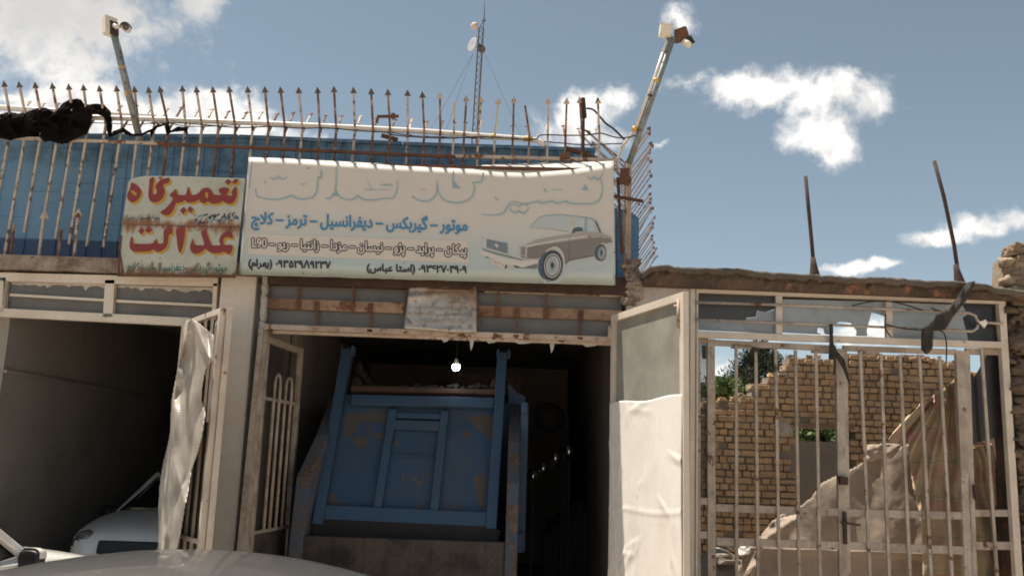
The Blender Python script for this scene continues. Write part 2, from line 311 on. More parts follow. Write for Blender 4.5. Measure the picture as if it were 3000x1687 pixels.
# ------------------------------------------------------------------ mesh builder and scene tree
class MB:
    def __init__(s): s.v, s.f, s.m, s.mats = [], [], [], []
    def mi(s, mat):
        if mat is None: return 0
        if mat not in s.mats: s.mats.append(mat)
        return s.mats.index(mat)
    def add(s, vs, fs, mat=None):
        b = len(s.v); s.v += [V(p) for p in vs]; k = s.mi(mat)
        for f in fs: s.f.append([b + i for i in f]); s.m.append(k)
    def box(s, lo, hi, mat=None):
        x0, y0, z0 = lo; x1, y1, z1 = hi
        s.add([(x0, y0, z0), (x1, y0, z0), (x1, y1, z0), (x0, y1, z0), (x0, y0, z1), (x1, y0, z1), (x1, y1, z1), (x0, y1, z1)],
              [(3, 2, 1, 0), (4, 5, 6, 7), (0, 1, 5, 4), (1, 2, 6, 5), (2, 3, 7, 6), (3, 0, 4, 7)], mat); return s
    def beam(s, p, q, w, d, ref=(0, -1, 0), mat=None, taper=1.0):
        p, q = V(p), V(q); t = (q - p).normalized(); a = t.cross(V(ref)).normalized(); r = a.cross(t).normalized()
        vs = []
        for c, k in ((p, 1), (q, taper)):
            for i, j in ((-1, -1), (1, -1), (1, 1), (-1, 1)): vs.append(c + a * (i * w / 2 * k) + r * (j * d / 2 * k))
        s.add(vs, [(3, 2, 1, 0), (4, 5, 6, 7), (0, 1, 5, 4), (1, 2, 6, 5), (2, 3, 7, 6), (3, 0, 4, 7)], mat); return s
    def tube(s, path, r, n=8, mat=None, taper=None):
        path = [V(p) for p in path]; rings = []; prev = None
        for i, p in enumerate(path):
            t = (path[min(i + 1, len(path) - 1)] - path[max(i - 1, 0)]).normalized()
            a = t.orthogonal().normalized() if prev is None else (prev - t * prev.dot(t)).normalized()
            prev = a; b = t.cross(a); rr = r if taper is None else r * (1 + (taper - 1) * i / (len(path) - 1))
            rings.append([p + (a * math.cos(2 * math.pi * k / n) + b * math.sin(2 * math.pi * k / n)) * rr for k in range(n)])
        vs = [p for g in rings for p in g]; fs = [tuple(range(n - 1, -1, -1)), tuple(range(len(vs) - n, len(vs)))]
        for i in range(len(rings) - 1):
            for k in range(n): fs.append((i * n + k, i * n + (k + 1) % n, (i + 1) * n + (k + 1) % n, (i + 1) * n + k))
        s.add(vs, fs, mat); return s
    def lathe(s, c, axis, prof, n=16, mat=None):
        c, ax = V(c), V(axis).normalized(); a = ax.orthogonal().normalized(); b = ax.cross(a); vs, fs = [], []
        for (h, r) in prof:
            for k in range(n): vs.append(c + ax * h + (a * math.cos(2 * math.pi * k / n) + b * math.sin(2 * math.pi * k / n)) * max(r, 1e-4))
        for i in range(len(prof) - 1):
            for k in range(n): fs.append((i * n + k, i * n + (k + 1) % n, (i + 1) * n + (k + 1) % n, (i + 1) * n + k))
        fs += [tuple(range(n - 1, -1, -1)), tuple(range(len(vs) - n, len(vs)))]
        s.add(vs, fs, mat); return s
    def prism(s, pts, d, mat=None):
        """closed slab: a front outline and a vector to its back"""
        n = len(pts); d = V(d); vs = [V(p) for p in pts] + [V(p) + d for p in pts]
        s.add(vs, [tuple(range(n)), tuple(range(2 * n - 1, n - 1, -1))] + [(i, i + n, (i + 1) % n + n, (i + 1) % n) for i in range(n)], mat); return s
    def loft(s, rings, mat=None, closed=False, caps=True):
        n = len(rings[0]); vs = [p for r in rings for p in r]; fs = []
        for i in range(len(rings) - 1):
            for k in range(n if closed else n - 1): fs.append((i * n + k, i * n + (k + 1) % n, (i + 1) * n + (k + 1) % n, (i + 1) * n + k))
        if caps: fs += [tuple(range(n - 1, -1, -1)), tuple(range(len(vs) - n, len(vs)))]
        s.add(vs, fs, mat); return s
    def build(s, name, mat=None, parent=None, smooth=False, origin=None, bevel=0, sub=0):
        me = bpy.data.meshes.new(name); o = bpy.data.objects.new(name, me); COL.objects.link(o)
        off = V((0, 0, 0))
        if parent is not None:
            p = parent
            while p is not None: off = off + p.location; p = p.parent
            o.parent = parent
        elif origin is not None: off = V(origin); o.location = off
        elif s.v:
            off = V((sum(p.x for p in s.v) / len(s.v), sum(p.y for p in s.v) / len(s.v), min(p.z for p in s.v))); o.location = off
        me.from_pydata([tuple(p - off) for p in s.v], [], s.f)
        for mm in ([mat] if mat else s.mats): me.materials.append(MATS[mm])
        if not mat: me.polygons.foreach_set('material_index', s.m)
        bm = bmesh.new(); bm.from_mesh(me); bmesh.ops.recalc_face_normals(bm, faces=bm.faces); bm.to_mesh(me); bm.free()
        if smooth: me.shade_smooth()
        if bevel:
            md = o.modifiers.new('bevel', 'BEVEL'); md.width = bevel; md.segments = 2; md.limit_method = 'ANGLE'
        if sub:
            md = o.modifiers.new('smooth', 'SUBSURF'); md.levels = sub; md.render_levels = sub
        return o
def tag(o, label, cat, group=None, kind=None):
    o['label'] = label; o['category'] = cat
    if group: o['group'] = group
    if kind: o['kind'] = kind
    return o
def thing(name, loc, label, cat, group=None):
    o = bpy.data.objects.new(name, None); COL.objects.link(o); o.location = loc; o.empty_display_size = .2
    return tag(o, label, cat, group)
def struct(o): o['kind'] = 'structure'; return o
def kids(o): return [c for c in bpy.data.objects if c.parent == o]
def fb(x, y, z=0.0, s=1.0): return mn.fractal(V((x, y, z)) * s, 1.0, 2.0, 5)

def inside(p, poly):
    x, y = p; c = False; j = len(poly) - 1
    for i in range(len(poly)):
        xi, yi = poly[i]; xj, yj = poly[j]
        if (yi > y) != (yj > y) and x < (xj - xi) * (y - yi) / (yj - yi) + xi: c = not c
        j = i
    return c
def edge_dist(p, poly):
    best = 1e9; x, y = p
    for i in range(len(poly)):
        (ax, ay), (bx, by) = poly[i], poly[(i + 1) % len(poly)]
        dx, dy = bx - ax, by - ay; t = max(0, min(1, ((x - ax) * dx + (y - ay) * dy) / (dx * dx + dy * dy + 1e-9)))
        best = min(best, math.hypot(x - ax - t * dx, y - ay - t * dy))
    return best
def snap(p, poly):
    best = (1e9, p); x, y = p
    for i in range(len(poly)):
        (ax, ay), (bx, by) = poly[i], poly[(i + 1) % len(poly)]
        dx, dy = bx - ax, by - ay; t = max(0, min(1, ((x - ax) * dx + (y - ay) * dy) / (dx * dx + dy * dy + 1e-9)))
        best = min(best, (math.hypot(x - ax - t * dx, y - ay - t * dy), (ax + t * dx, ay + t * dy)))
    return best[1]
def sheet(mb, poly, place, fold, thick=.012, cell=6, bulge=0.0, bw=40, mat=None):
    """cloth cut to an outline (photograph units on its own plane); folds and bulge give it real depth, back side included"""
    xs = [p[0] for p in poly]; ys = [p[1] for p in poly]; x0, y0 = min(xs), min(ys)
    nx = int((max(xs) - x0) / cell) + 2; ny = int((max(ys) - y0) / cell) + 2; idx = {}; vs = []; fs = []
    def vert(i, j):
        if (i, j) in idx: return idx[(i, j)]
        x, y = x0 + i * cell, y0 + j * cell
        if inside((x, y), poly): d = edge_dist((x, y), poly)
        else: d = 0.0; x, y = snap((x, y), poly)
        h = fold(x, y); b = bulge * math.sqrt(min(d / bw, 1.0)) if bulge else 0.0
        vs.append(place(x, y, h + b + thick / 2)); vs.append(place(x, y, h - b - thick / 2)); idx[(i, j)] = len(vs) - 2
        return idx[(i, j)]
    cells = {(i, j) for i in range(nx) for j in range(ny) if inside((x0 + (i + .5) * cell, y0 + (j + .5) * cell), poly)}
    for (i, j) in cells:
        q = [vert(i, j), vert(i + 1, j), vert(i + 1, j + 1), vert(i, j + 1)]
        fs.append(tuple(q)); fs.append(tuple(k + 1 for k in reversed(q)))
        for (di, dj, a, b) in ((0, -1, 0, 1), (1, 0, 1, 2), (0, 1, 2, 3), (-1, 0, 3, 0)):
            if (i + di, j + dj) not in cells: fs.append((q[a], q[a] + 1, q[b] + 1, q[b]))
    mb.add(vs, fs, mat); return mb
def rock(mb, c, sx, sy, sz, rnd, mat=None):
    bm = bmesh.new(); bmesh.ops.create_icosphere(bm, subdivisions=2, radius=1); o = V((rnd.uniform(0, 99), rnd.uniform(0, 99), rnd.uniform(0, 99)))
    vs = []
    for v in bm.verts:
        d = v.co.normalized(); e = V([math.copysign(abs(t) ** .45, t) for t in d]); k = .78 + .42 * mn.fractal(d * 1.5 + o, 1, 2, 3); vs.append(V(c) + V((e.x * sx * k, e.y * sy * k, e.z * sz * k)))
    mb.add(vs, [tuple(v.index for v in f.verts) for f in bm.faces], mat); bm.free()
def spline(pts, closed=True, k=5):
    out = []; n = len(pts)
    for i in range(n if closed else n - 1):
        p0, p1, p2, p3 = (pts[(i + o) % n] if closed else pts[max(0, min(n - 1, i + o))] for o in (-1, 0, 1, 2))
        for t in [j / k for j in range(k)]:
            out.append(tuple(.5 * (2 * p1[c] + (p2[c] - p0[c]) * t + (2 * p0[c] - 5 * p1[c] + 4 * p2[c] - p3[c]) * t * t + (3 * p1[c] - p0[c] - 3 * p2[c] + p3[c]) * t ** 3) for c in range(len(p1))))
    if not closed: out.append(tuple(pts[-1]))
    return out
def fill2d(loops):
    """filled flat outlines (holes allowed) -> vertices, faces"""
    cu = bpy.data.curves.new('outline', 'CURVE'); cu.dimensions = '2D'; cu.fill_mode = 'BOTH'
    for lp in loops:
        s = cu.splines.new('POLY'); s.points.add(len(lp) - 1)
        for i, p in enumerate(lp): s.points[i].co = (p[0], p[1], 0, 1)
        s.use_cyclic_u = True
    o = bpy.data.objects.new('outline', cu); me = o.to_mesh()
    vs = [v.co.copy() for v in me.vertices]; fs = [tuple(p.vertices) for p in me.polygons]; o.to_mesh_clear()
    bpy.data.objects.remove(o); bpy.data.curves.remove(cu); return vs, fs
FORMS = {'ا': (0xFE8D, 0xFE8E, 0, 0), 'ب': (0xFE8F, 0xFE90, 0xFE91, 0xFE92), 'پ': (0xFB56, 0xFB57, 0xFB58, 0xFB59), 'ت': (0xFE95, 0xFE96, 0xFE97, 0xFE98), 'چ': (0xFB7A, 0xFB7B, 0xFB7C, 0xFB7D),
         'ح': (0xFEA1, 0xFEA2, 0xFEA3, 0xFEA4), 'د': (0xFEA9, 0xFEAA, 0, 0), 'ر': (0xFEAD, 0xFEAE, 0, 0), 'ز': (0xFEAF, 0xFEB0, 0, 0), 'ژ': (0xFB8A, 0xFB8B, 0, 0),
         'س': (0xFEB1, 0xFEB2, 0xFEB3, 0xFEB4), 'ش': (0xFEB5, 0xFEB6, 0xFEB7, 0xFEB8), 'ع': (0xFEC9, 0xFECA, 0xFECB, 0xFECC), 'ف': (0xFED1, 0xFED2, 0xFED3, 0xFED4),
         'ک': (0xFB8E, 0xFB8F, 0xFB90, 0xFB91), 'گ': (0xFB92, 0xFB93, 0xFB94, 0xFB95), 'ل': (0xFEDD, 0xFEDE, 0xFEDF, 0xFEE0), 'م': (0xFEE1, 0xFEE2, 0xFEE3, 0xFEE4),
         'ن': (0xFEE5, 0xFEE6, 0xFEE7, 0xFEE8), 'و': (0xFEED, 0xFEEE, 0, 0), 'ه': (0xFEE9, 0xFEEA, 0xFEEB, 0xFEEC), 'ی': (0xFBFC, 0xFBFD, 0xFBFE, 0xFBFF), '\u0001': (0xFEFB, 0xFEFC, 0, 0)}
def shape(s):
    s = s.replace('لا', '\u0001'); out = []
    for i, c in enumerate(s):
        if c not in FORMS: out.append(c); continue
        pj = i > 0 and s[i - 1] in FORMS and FORMS[s[i - 1]][2]; nj = i < len(s) - 1 and s[i + 1] in FORMS and FORMS[c][2]
        out.append(chr(FORMS[c][3 if pj and nj else 1 if pj else 2 if nj else 0]))
    return ''.join(reversed(out))
def visual(parts):                         # the line's pieces from its left end to its right end
    return ''.join(p if not any(c in FORMS for c in p) else shape(p) for p in parts)
def text_mesh(body):
    cu = bpy.data.curves.new('line', 'FONT'); cu.body = body; cu.resolution_u = 4
    o = bpy.data.objects.new('line', cu); me = o.to_mesh()
    vs = [v.co.copy() for v in me.vertices]; fs = [tuple(p.vertices) for p in me.polygons]; o.to_mesh_clear()
    bpy.data.objects.remove(o); bpy.data.curves.remove(cu); return vs, fs
def write(mb, body, a, b, hgt, plane, mat, off=.002, bold=0.0, ring=0.0, ringmat=None, slant=0.0):
    """body from photograph point a to b along its baseline; hgt = pixels per font unit; bold/ring thicken it"""
    vs, fs = text_mesh(body)
    if not vs: return
    x0 = min(v.x for v in vs); x1 = max(v.x for v in vs); ax, ay = a; bx, by = b; L = math.hypot(bx - ax, by - ay)
    ux, uy = (bx - ax) / L, (by - ay) / L; nx, ny = uy, -ux; sx = L / (x1 - x0)
    def put(dx, dy, o, m):
        pts = []
        for v in vs:
            q = (v.x - x0) * sx + dx + slant * v.y * hgt; w = v.y * hgt + dy
            pts.append(plane.at(ax + ux * q + nx * w, ay + uy * q + ny * w, o))
        mb.add(pts, fs, m)
    if ring:
        for k in range(12): put(ring * math.cos(k * math.pi / 6), ring * math.sin(k * math.pi / 6), off + k * .00003, ringmat)
        off += .0008
    put(0, 0, off, mat)
    if bold:
        for k in range(8): put(bold * math.cos(k * math.pi / 4), bold * math.sin(k * math.pi / 4), off + .0002 + k * .00003, mat)
def stroke(mb, pts, w, plane, mat, off=.002, smooth=True, tip=.35):
    pts = spline(pts, False, 4) if smooth and len(pts) > 2 else pts; n = len(pts); L, Rr = [], []
    for i, (x, y) in enumerate(pts):
        xa, ya = pts[max(i - 1, 0)]; xb, yb = pts[min(i + 1, n - 1)]; d = math.hypot(xb - xa, yb - ya) + 1e-9
        k = w / 2 * (tip + (1 - tip) * math.sin(math.pi * (i + .3) / (n - .4)))
        L.append(plane.at(x - (yb - ya) / d * k, y + (xb - xa) / d * k, off)); Rr.append(plane.at(x + (yb - ya) / d * k, y - (xb - xa) / d * k, off))
    mb.add(L + Rr, [(i, i + 1, n + i + 1, n + i) for i in range(n - 1)], mat)
def flat(mb, loops, plane, mat, off=.002, conv=lambda p: p):
    vs, fs = fill2d([[conv(p) for p in lp] for lp in loops]); mb.add([plane.at(v.x, v.y, off) for v in vs], fs, mat)
def pbar(mb, a, b, wpx, Y, depth, mat=None):
    """bar between two photograph points standing on the plane Y"""
    mb.beam(at(*a, Y), at(*b, Y), wpx * (Y + 8.5) / FPX, depth, mat=mat); return mb
def ppanel(mb, pts, Y, depth, mat=None):
    mb.prism([at(*p, Y) for p in pts], (0, depth, 0), mat); return mb

# planes of the two shop signs (their tops lean back a little)
SB = at(1250, 820, -.17); LEAN = R(4)
PS = Plane(SB, (0, -math.cos(LEAN), math.sin(LEAN)))
PS2 = Plane(SB + V((0, -.035, 0)), (0, -math.cos(LEAN), math.sin(LEAN)))
SIGN_FOLD = PS2.at(530, 661).z - PS2.at(520, 805).z
special_mats()

# ------------------------------------------------------------------ ground and main building
g = MB(); g.add([(-900, -900, 0), (900, -900, 0), (900, 900, 0), (-900, 900, 0)], [(0, 1, 2, 3)]); struct(g.build('ground', 'earth', origin=(0, 0, 0)))
p1 = at(700, 815)
XL0, XP0, XP1, XR = -4.72, at(648, 817).x, at(752, 817).x, at(1812, 900).x
ZT = at(1300, 975).z                        # underside of the big doorway's transom
ZB = at(300, 797).z; ZC = at(300, 757).z    # concrete band
house = thing('garage_building', (-1.8, 0, 0), 'two bay garage building with white plaster pillar and rusty transoms over dark openings', 'garage')
DEPTH = 7.5
m = MB(); m.box((XP0, 0.0, 0), (XP1, .34, ZB + .02)); o = m.build('pillar', 'plaster', house, bevel=.012)
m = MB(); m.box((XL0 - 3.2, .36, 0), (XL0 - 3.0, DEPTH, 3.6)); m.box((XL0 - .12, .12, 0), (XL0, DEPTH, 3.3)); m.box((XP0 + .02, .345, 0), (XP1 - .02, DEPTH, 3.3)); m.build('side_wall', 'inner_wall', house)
m = MB(); m.box((XR + .02, .12, 0), (XR + .2, DEPTH, 3.3)); m.build('side_wall', 'shaded_wall', house)
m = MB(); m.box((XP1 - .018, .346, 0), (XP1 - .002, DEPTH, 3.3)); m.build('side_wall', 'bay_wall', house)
m = MB(); m.box((XL0 - 3.2, DEPTH + .003, 0), (XR + .2, DEPTH + .2, 3.3)); m.build('back_wall', 'inner_dark', house)
m = MB(); m.box((XL0 - 3.2, .25, ZB - .02), (XR + .2, DEPTH + .2, ZB + .12)); m.build('roof_slab', 'inner_wall', house)
m = MB(); m.box((XL0 - 3.2, -.04, ZB), (XP1 + .05, .23, ZC)); band = m.build('concrete_band', 'concrete', house)
m = MB(); m.box((XP1 + .052, -.02, at(1200, 845).z), (XR + .1, .23, ZC - .02)); m.build('lintel', 'rust_dark', house)
m = MB(); rr = random.Random(3)
for i in range(26):
    x = XR + .02 + rr.uniform(0, .16); z = at(1820, 850).z + rr.uniform(-.12, .3); s = rr.uniform(.04, .1)
    rock(m, (x + s / 2, .02, z), s * .7, .07, s * .55, rr)
m.build('broken_masonry', 'concrete', house)
m = MB(); m.box((XL0, .1, -.1), (XP0 + .02, DEPTH, .08)); m.build('bay_floor', 'concrete', house)
m = MB(); m.box((XL0 - .01, .13, at(300, 930, .13).z - .55), (XL0 + .03, DEPTH, at(300, 930, .13).z - .52)); m.build('wall_edge', 'inner_wall', house)

# left bay transom
t = MB()
for a, b, w in (((-60, 811), (640, 828), 25), ((-60, 913), (560, 944), 24), ((14, 815), (8, 915), 17), ((20, 815), (14, 915), 6), ((326, 822), (320, 930), 28), ((634, 832), (629, 935), 12)): pbar(t, a, b, w, .06, .07)
for a, b in (((31, 864), (313, 880)), ((343, 882), (629, 896))): pbar(t, a, b, 7, .045, .03)
fr = t.build('transom_frame', 'cream_clean', house)
for poly in (((-60, 822), (6, 823), (3, 906), (-60, 904)), ((30, 823), (313, 831), (308, 920), (24, 906)), ((342, 832), (629, 842), (625, 935), (336, 922))):
    q = MB(); ppanel(q, poly, .085, .006); q.build('glass_pane', 'dusty_glass', house)
# flaked plaster left along the panes' upper edge
q = MB()
for x0, x1, ya, yb in ((34, 310, 827, 833), (345, 626, 836, 843)):
    top = [(x, ya + (yb - ya) * (x - x0) / (x1 - x0)) for x in range(x0, x1, 8)]
    bot = [(x, y + 6 + 22 * max(0, fb(x * .03, 1.7)) + 5 * fb(x * .15, 3)) for x, y in reversed(top)]
    ppanel(q, top + bot, .078, .004)
q.build('plaster_flakes', 'plaster_broken', house)

# main bay transom
t = MB()
for a, b, w in (((775, 826), (1835, 864), 12), ((778, 958), (1805, 996), 15)): pbar(t, a, b, w, .05, .08)
pbar(t, (778, 972), (1805, 1008), 9, .07, .05)
t.build('transom_frame', 'cream_rusty', house)
t = MB(); pbar(t, (783, 889), (1822, 925), 31, .055, .03); t.build('transom_rail', 'timber', house)
t = MB()
for x, up_ in ((876, 1), (1035, 1), (1192, 1), (1460, 1), (1602, 1), (930, 0), (1087, 0), (1516, 0), (1703, 0)):
    yt, ym, yl = 828 + (x - 783) * .036, 890 + (x - 783) * .035, 958 + (x - 783) * .037
    t = MB(); pbar(t, (x, yt if up_ else ym), (x - 4, ym if up_ else yl), 6, .03, .02); pbar(t, (x - 1, ym - 12), (x - 3, ym + 13), 15, .028, .012)
    if not up_: pbar(t, (x - 3, yl - 5), (x - 4, yl + 3), 16, .02, .02)
    t.build('hanger_rod', 'rust', house)
q = MB(); ppanel(q, ((785, 832), (1825, 868), (1810, 990), (780, 953)), .09, .006); q.build('glass_pane', 'dusty_glass', house)
q = MB(); rr = random.Random(5)
for i in range(30):
    y = 815 + i * 5.6 + rr.uniform(-2, 2); x = 774 - i * .35; s = rr.uniform(4, 11)
    ppanel(q, [(x - s * .6, y - s), (x + s, y - s * .5), (x + s * .8, y + s), (x - s * .5, y + s * .6)], -.012 - rr.uniform(0, .03), .06)
q.build('ragged_plaster', 'plaster_broken', house)
for x, w, h in ((1292, 26, 8), (1375, 14, 30), (1420, 40, 6), (1610, 16, 28), (1700, 60, 6), (1500, 70, 5)):
    q = MB(); y = 972 + (x - 783) * .037 + 4; ppanel(q, [(x, y - 5), (x + w, y - 4), (x + w * .7, y + h * .6), (x + w * .3, y + h)], .045, .006); q.build('torn_strip', 'plaster_broken', house)
q = MB(); pbar(q, (769, 960), (690, 1760), 13, -.004, .10); pbar(q, (782, 968), (706, 1760), 9, .06, .06); q.build('door_jamb', 'cream_old', house)
q = MB(); q.tube([(XP1 + .03, 1.5, 0), (XP1 + .03, 1.5, 3.2)], .022); q.build('conduit', 'inner_wall', house)

def swing_leaf(name, parent, P0, P1, z0, z1, sw=.055, dep=.05, mat='cream'):
    """four frame members of a door leaf standing between two plan points; returns its plane"""
    P0, P1 = V((*P0, 0)), V((*P1, 0)); d = (P1 - P0).normalized(); nrm = V((d.y, -d.x, 0)); pl = Plane(P0, nrm); m = MB(); Z = V((0, 0, 1))
    e = d * (sw / 2)
    m.beam(P0 + e + Z * z0, P0 + e + Z * z1, sw, dep, ref=pl.n); m.beam(P1 - e + Z * z0, P1 - e + Z * z1, sw, dep, ref=pl.n)
    for z in (z1 - sw / 2, z0 + sw / 2): m.beam(P0 + d * sw + Z * z, P1 - d * sw + Z * z, sw, dep * .96, ref=pl.n)
    return m, pl
# left inward door of the main bay: arched bars over a sheet panel
HA = (at(772, 980).x, .08); HB = (at(884, 1021, 1.1).x, 1.1); ZD = at(772, 982, .08).z
m, pl = swing_leaf('door', house, HA, HB, .05, ZD, .06, .05)
dl = m.build('door_leaf', 'cream_old', house, bevel=.004)
ax = (V((*HB, 0)) - V((*HA, 0))); ln = ax.length; ax.normalize()
for c0, c1 in ((.30, .44), (.60, .76)):
    m = MB(); zt = ZD - .42; P = lambda s, z: V((*HA, z)) + ax * (s * ln) + pl.n * .012
    arc = [P(c0, .95)] + [P(c0, zt)] + [P((c0 + c1) / 2 - (c1 - c0) / 2 * math.cos(k * math.pi / 6), zt + .09 * math.sin(k * math.pi / 6)) for k in range(1, 6)] + [P(c1, zt), P(c1, .95)]
    m.tube(arc, .016, 8); m.build('arched_bar', 'cream_old', dl, smooth=True)
for z in (ZD - .58, .95): m = MB(); m.beam(P(.06, z), P(.94, z), .03, .02, ref=pl.n); m.build('cross_rail', 'cream_old', dl)
m = MB(); m.prism([P(.05, .12) - pl.n * .01, P(.95, .12) - pl.n * .01, P(.95, .93) - pl.n * .01, P(.05, .93) - pl.n * .01], -pl.n * .006); m.build('sheet_panel', 'truck_dirty', dl)
m = MB(); m.prism([P(.05, .95) - pl.n * .03, P(.95, .95) - pl.n * .03, P(.95, ZD - .06) - pl.n * .03, P(.05, ZD - .06) - pl.n * .03], -pl.n * .005); m.build('glass_pane', 'smoked_glass', dl)

# right outward door of the main bay: frosted pane over a sheet of white vinyl
RA = (at(1797, 925, -.06).x, -.06); RB = (at(2010, 846, -1.36).x, -1.36); ZR = at(1800, 925, -.06).z
m, plR = swing_leaf('door', house, RA, RB, .05, ZR, .065, .05)
dr = m.build('door_leaf', 'cream_clean', house, bevel=.004)
axR = (V((*RB, 0)) - V((*RA, 0))); lnR = axR.length; axR.normalize()
PR = lambda s, z, o=0.0: V((*RA, z)) + axR * (s * lnR) + plR.n * o
zs = plR.at(1815, 1180).z
m = MB(); m.prism([PR(.04, zs - .05, -.005), PR(.96, zs - .05, -.005), PR(.96, ZR - .06, -.005), PR(.04, ZR - .06, -.005)], -plR.n * .006); m.build('frosted_pane', 'frosted_glass', dr)
m = MB(); vs = []; nx, nz = 70, 130
rr = random.Random(12)
creases = [(rr.uniform(0, lnR), rr.uniform(.2, zs), rr.uniform(-1.9, 1.9), rr.uniform(.08, .30), rr.uniform(.004, .013)) for _ in range(30)] + [(rr.uniform(0, .5), rr.uniform(.2, 1.0), rr.uniform(.3, 1.3), rr.uniform(.1, .2), rr.uniform(.007, .014)) for _ in range(12)] + [(lnR * .35, 1.5, 1.57, .7, .006), (lnR * .68, 1.7, 1.5, .5, .007)]
def vinyl(s, z):
    h = .03 + .010 * mn.noise(V((s * 1.6, z * 1.1, 1)))
    for (cx, cz, an, L, a) in creases:
        dx, dz = s - cx, z - cz; u = dx * math.cos(an) + dz * math.sin(an); v = -dx * math.sin(an) + dz * math.cos(an)
        if abs(u) < L: h += a * max(0, 1 - abs(v) / (.02 if v > 0 else .06)) * (1 - abs(u) / L)
    h += .0045 * max(0, 1 - abs(z - 1.27 - .012 * math.sin(s * 5) - .03 * s) / .03)
    return h
for j in range(nz + 1):
    for i in range(nx + 1):
        s = i / nx; z = .12 + (zs + .012 * math.sin(s * 9) - .12) * j / nz
        vs.append(PR(.015 + .97 * s, z, vinyl(s * lnR, z)))
fs = [(j * (nx + 1) + i, j * (nx + 1) + i + 1, (j + 1) * (nx + 1) + i + 1, (j + 1) * (nx + 1) + i) for j in range(nz) for i in range(nx)]
m.add(vs, fs); o = m.build('vinyl_sheet', 'white_sheet', dr, smooth=True); md = o.modifiers.new('thickness', 'SOLIDIFY'); md.thickness = .004; md.offset = -1
m = MB(); m.tube([PR(.95, ZR - .05, .03), PR(.95, ZR - .28, .03)], .014, 8); m.tube([PR(.95, ZR - .1, .03), PR(.91, ZR - .1, .04)], .01, 6)
m.build('door_bolt', 'cream_rusty', dr, smooth=True)
m = MB(); m.tube([PR(0, ZR - .1, .03), PR(0, ZR - .25, .03)], .022, 8); m.build('hinge', 'cream_rusty', dr, smooth=True)

# folding door of the left bay, half covered by foil
FB0 = (at(541, 944, .0).x, .0); FB1 = (at(655, 899, -.94).x, -.94); ZF = at(541, 944, .0).z
m, plF = swing_leaf('door', house, FB0, FB1, .05, ZF, .05, .05)
df = m.build('door_leaf', 'cream', house, bevel=.004)
axF = (V((*FB1, 0)) - V((*FB0, 0))); lnF = axF.length; axF.normalize()
PF = lambda s, z, o=0.0: V((*FB0, z)) + axF * (s * lnF) + plF.n * o
for s in (.2, .38, .55, .72):
    m = MB(); m.beam(PF(s, .1, -.012), PF(s, ZF - .05, -.012), .026, .02, ref=plF.n); m.build('door_bar', 'cream', df)
for z in (.95, ZF - .42): m = MB(); m.beam(PF(.05, z), PF(.95, z), .035, .03, ref=plF.n); m.build('cross_rail', 'cream', df)
m = MB(); m.prism([PF(.05, .12, -.03), PF(.95, .12, -.03), PF(.95, 1.9, -.03), PF(.05, 1.9, -.03)], -plF.n * .006); m.build('glass_pane', 'dark_glass', df)
FC0 = (FB1[0] + .055, FB1[1] + .005); FC1 = (XP0 + .02, -.05)
m, plG = swing_leaf('door', house, FC0, FC1, .05, ZF, .05, .05); dg_ = m.build('door_leaf', 'cream', house, bevel=.004)
for s in (.3, .6):
    m = MB(); d = V((*FC1, 0)) - V((*FC0, 0)); p = V((*FC0, 0)) + d * s; m.beam(p + V((0, 0, .1)), p + V((0, 0, ZF - .05)), .026, .02, ref=plG.n); m.build('door_bar', 'cream', dg_)
def r6(p): return (p[0] * .626, 780 + p[1] * .626)
foil = [(862, 268), (905, 248), (935, 268), (1000, 322), (1003, 425), (962, 488), (948, 560), (943, 622), (962, 690), (945, 800), (925, 880), (898, 950), (880, 1060), (868, 1120), (848, 1240), (828, 1330), (800, 1440),
        (725, 1440), (738, 1310), (738, 1180), (745, 1040), (760, 930), (792, 800), (798, 740), (800, 640), (815, 560), (832, 470), (852, 380), (858, 310)]
rr = random.Random(21)
fr_ = [(rr.uniform(420, 640), rr.uniform(930, 1650), rr.uniform(1.1, 2.1), rr.uniform(70, 190), rr.uniform(.03, .065), rr.uniform(12, 28)) for _ in range(20)]
def foilfold(x, y):
    h = .07 + .04 * abs(math.sin((x - 500 + .22 * (y - 1200)) * .035 + 1.8 * mn.noise(V((y * .005, 2, 0))))) + .016 * mn.noise(V((x * .02, y * .006, 3)))
    for (cx, cy, an, L, a, wd) in fr_:
        dx, dy = x - cx, y - cy; u = dx * math.cos(an) + dy * math.sin(an); v = -dx * math.sin(an) + dy * math.cos(an)
        if abs(u) < L: h += a * max(0, 1 - abs(v) / wd) * (1 - abs(u) / L)
    return h
m = MB(); sheet(m, [r6(p) for p in foil], plF.at, foilfold, .004, 3.2)
tag(m.build('foil_sheet', 'bubble_foil', smooth=True), 'crumpled silvery bubble foil sheet hanging on the folding door of the left bay', 'foil sheet')

# blue profiled sheeting behind the fence
def blue_wall(mb, pts, zb, Y, pitch=.155):
    top = [at(*p, Y) for p in pts]; x = top[0].x; vs = []; n = 0
    def zt(x):
        for a, b in zip(top, top[1:]):
            if x <= b.x: return a.z + (b.z - a.z) * (x - a.x) / (b.x - a.x)
        return top[-1].z
    while x < top[-1].x:
        for dx, dy in ((0, 0), (pitch * .70, 0), (pitch * .76, .012), (pitch * .94, .012)):
            xx = min(x + dx, top[-1].x)
            vs += [(xx, Y + dy, zb), (xx, Y + dy, zt(xx) + .006 * fb(xx * 9, 1)), (xx, Y + dy + .02, zt(xx) + .006 * fb(xx * 9, 1)), (xx, Y + dy + .02, zb)]; n += 1
        x += pitch
    mb.add(vs, [(4 * i + a, 4 * i + 4 + a, 4 * i + 4 + (a + 1) % 4, 4 * i + (a + 1) % 4) for i in range(n - 1) for a in range(4)] + [(0, 1, 2, 3), (4 * n - 1, 4 * n - 2, 4 * n - 3, 4 * n - 4)])
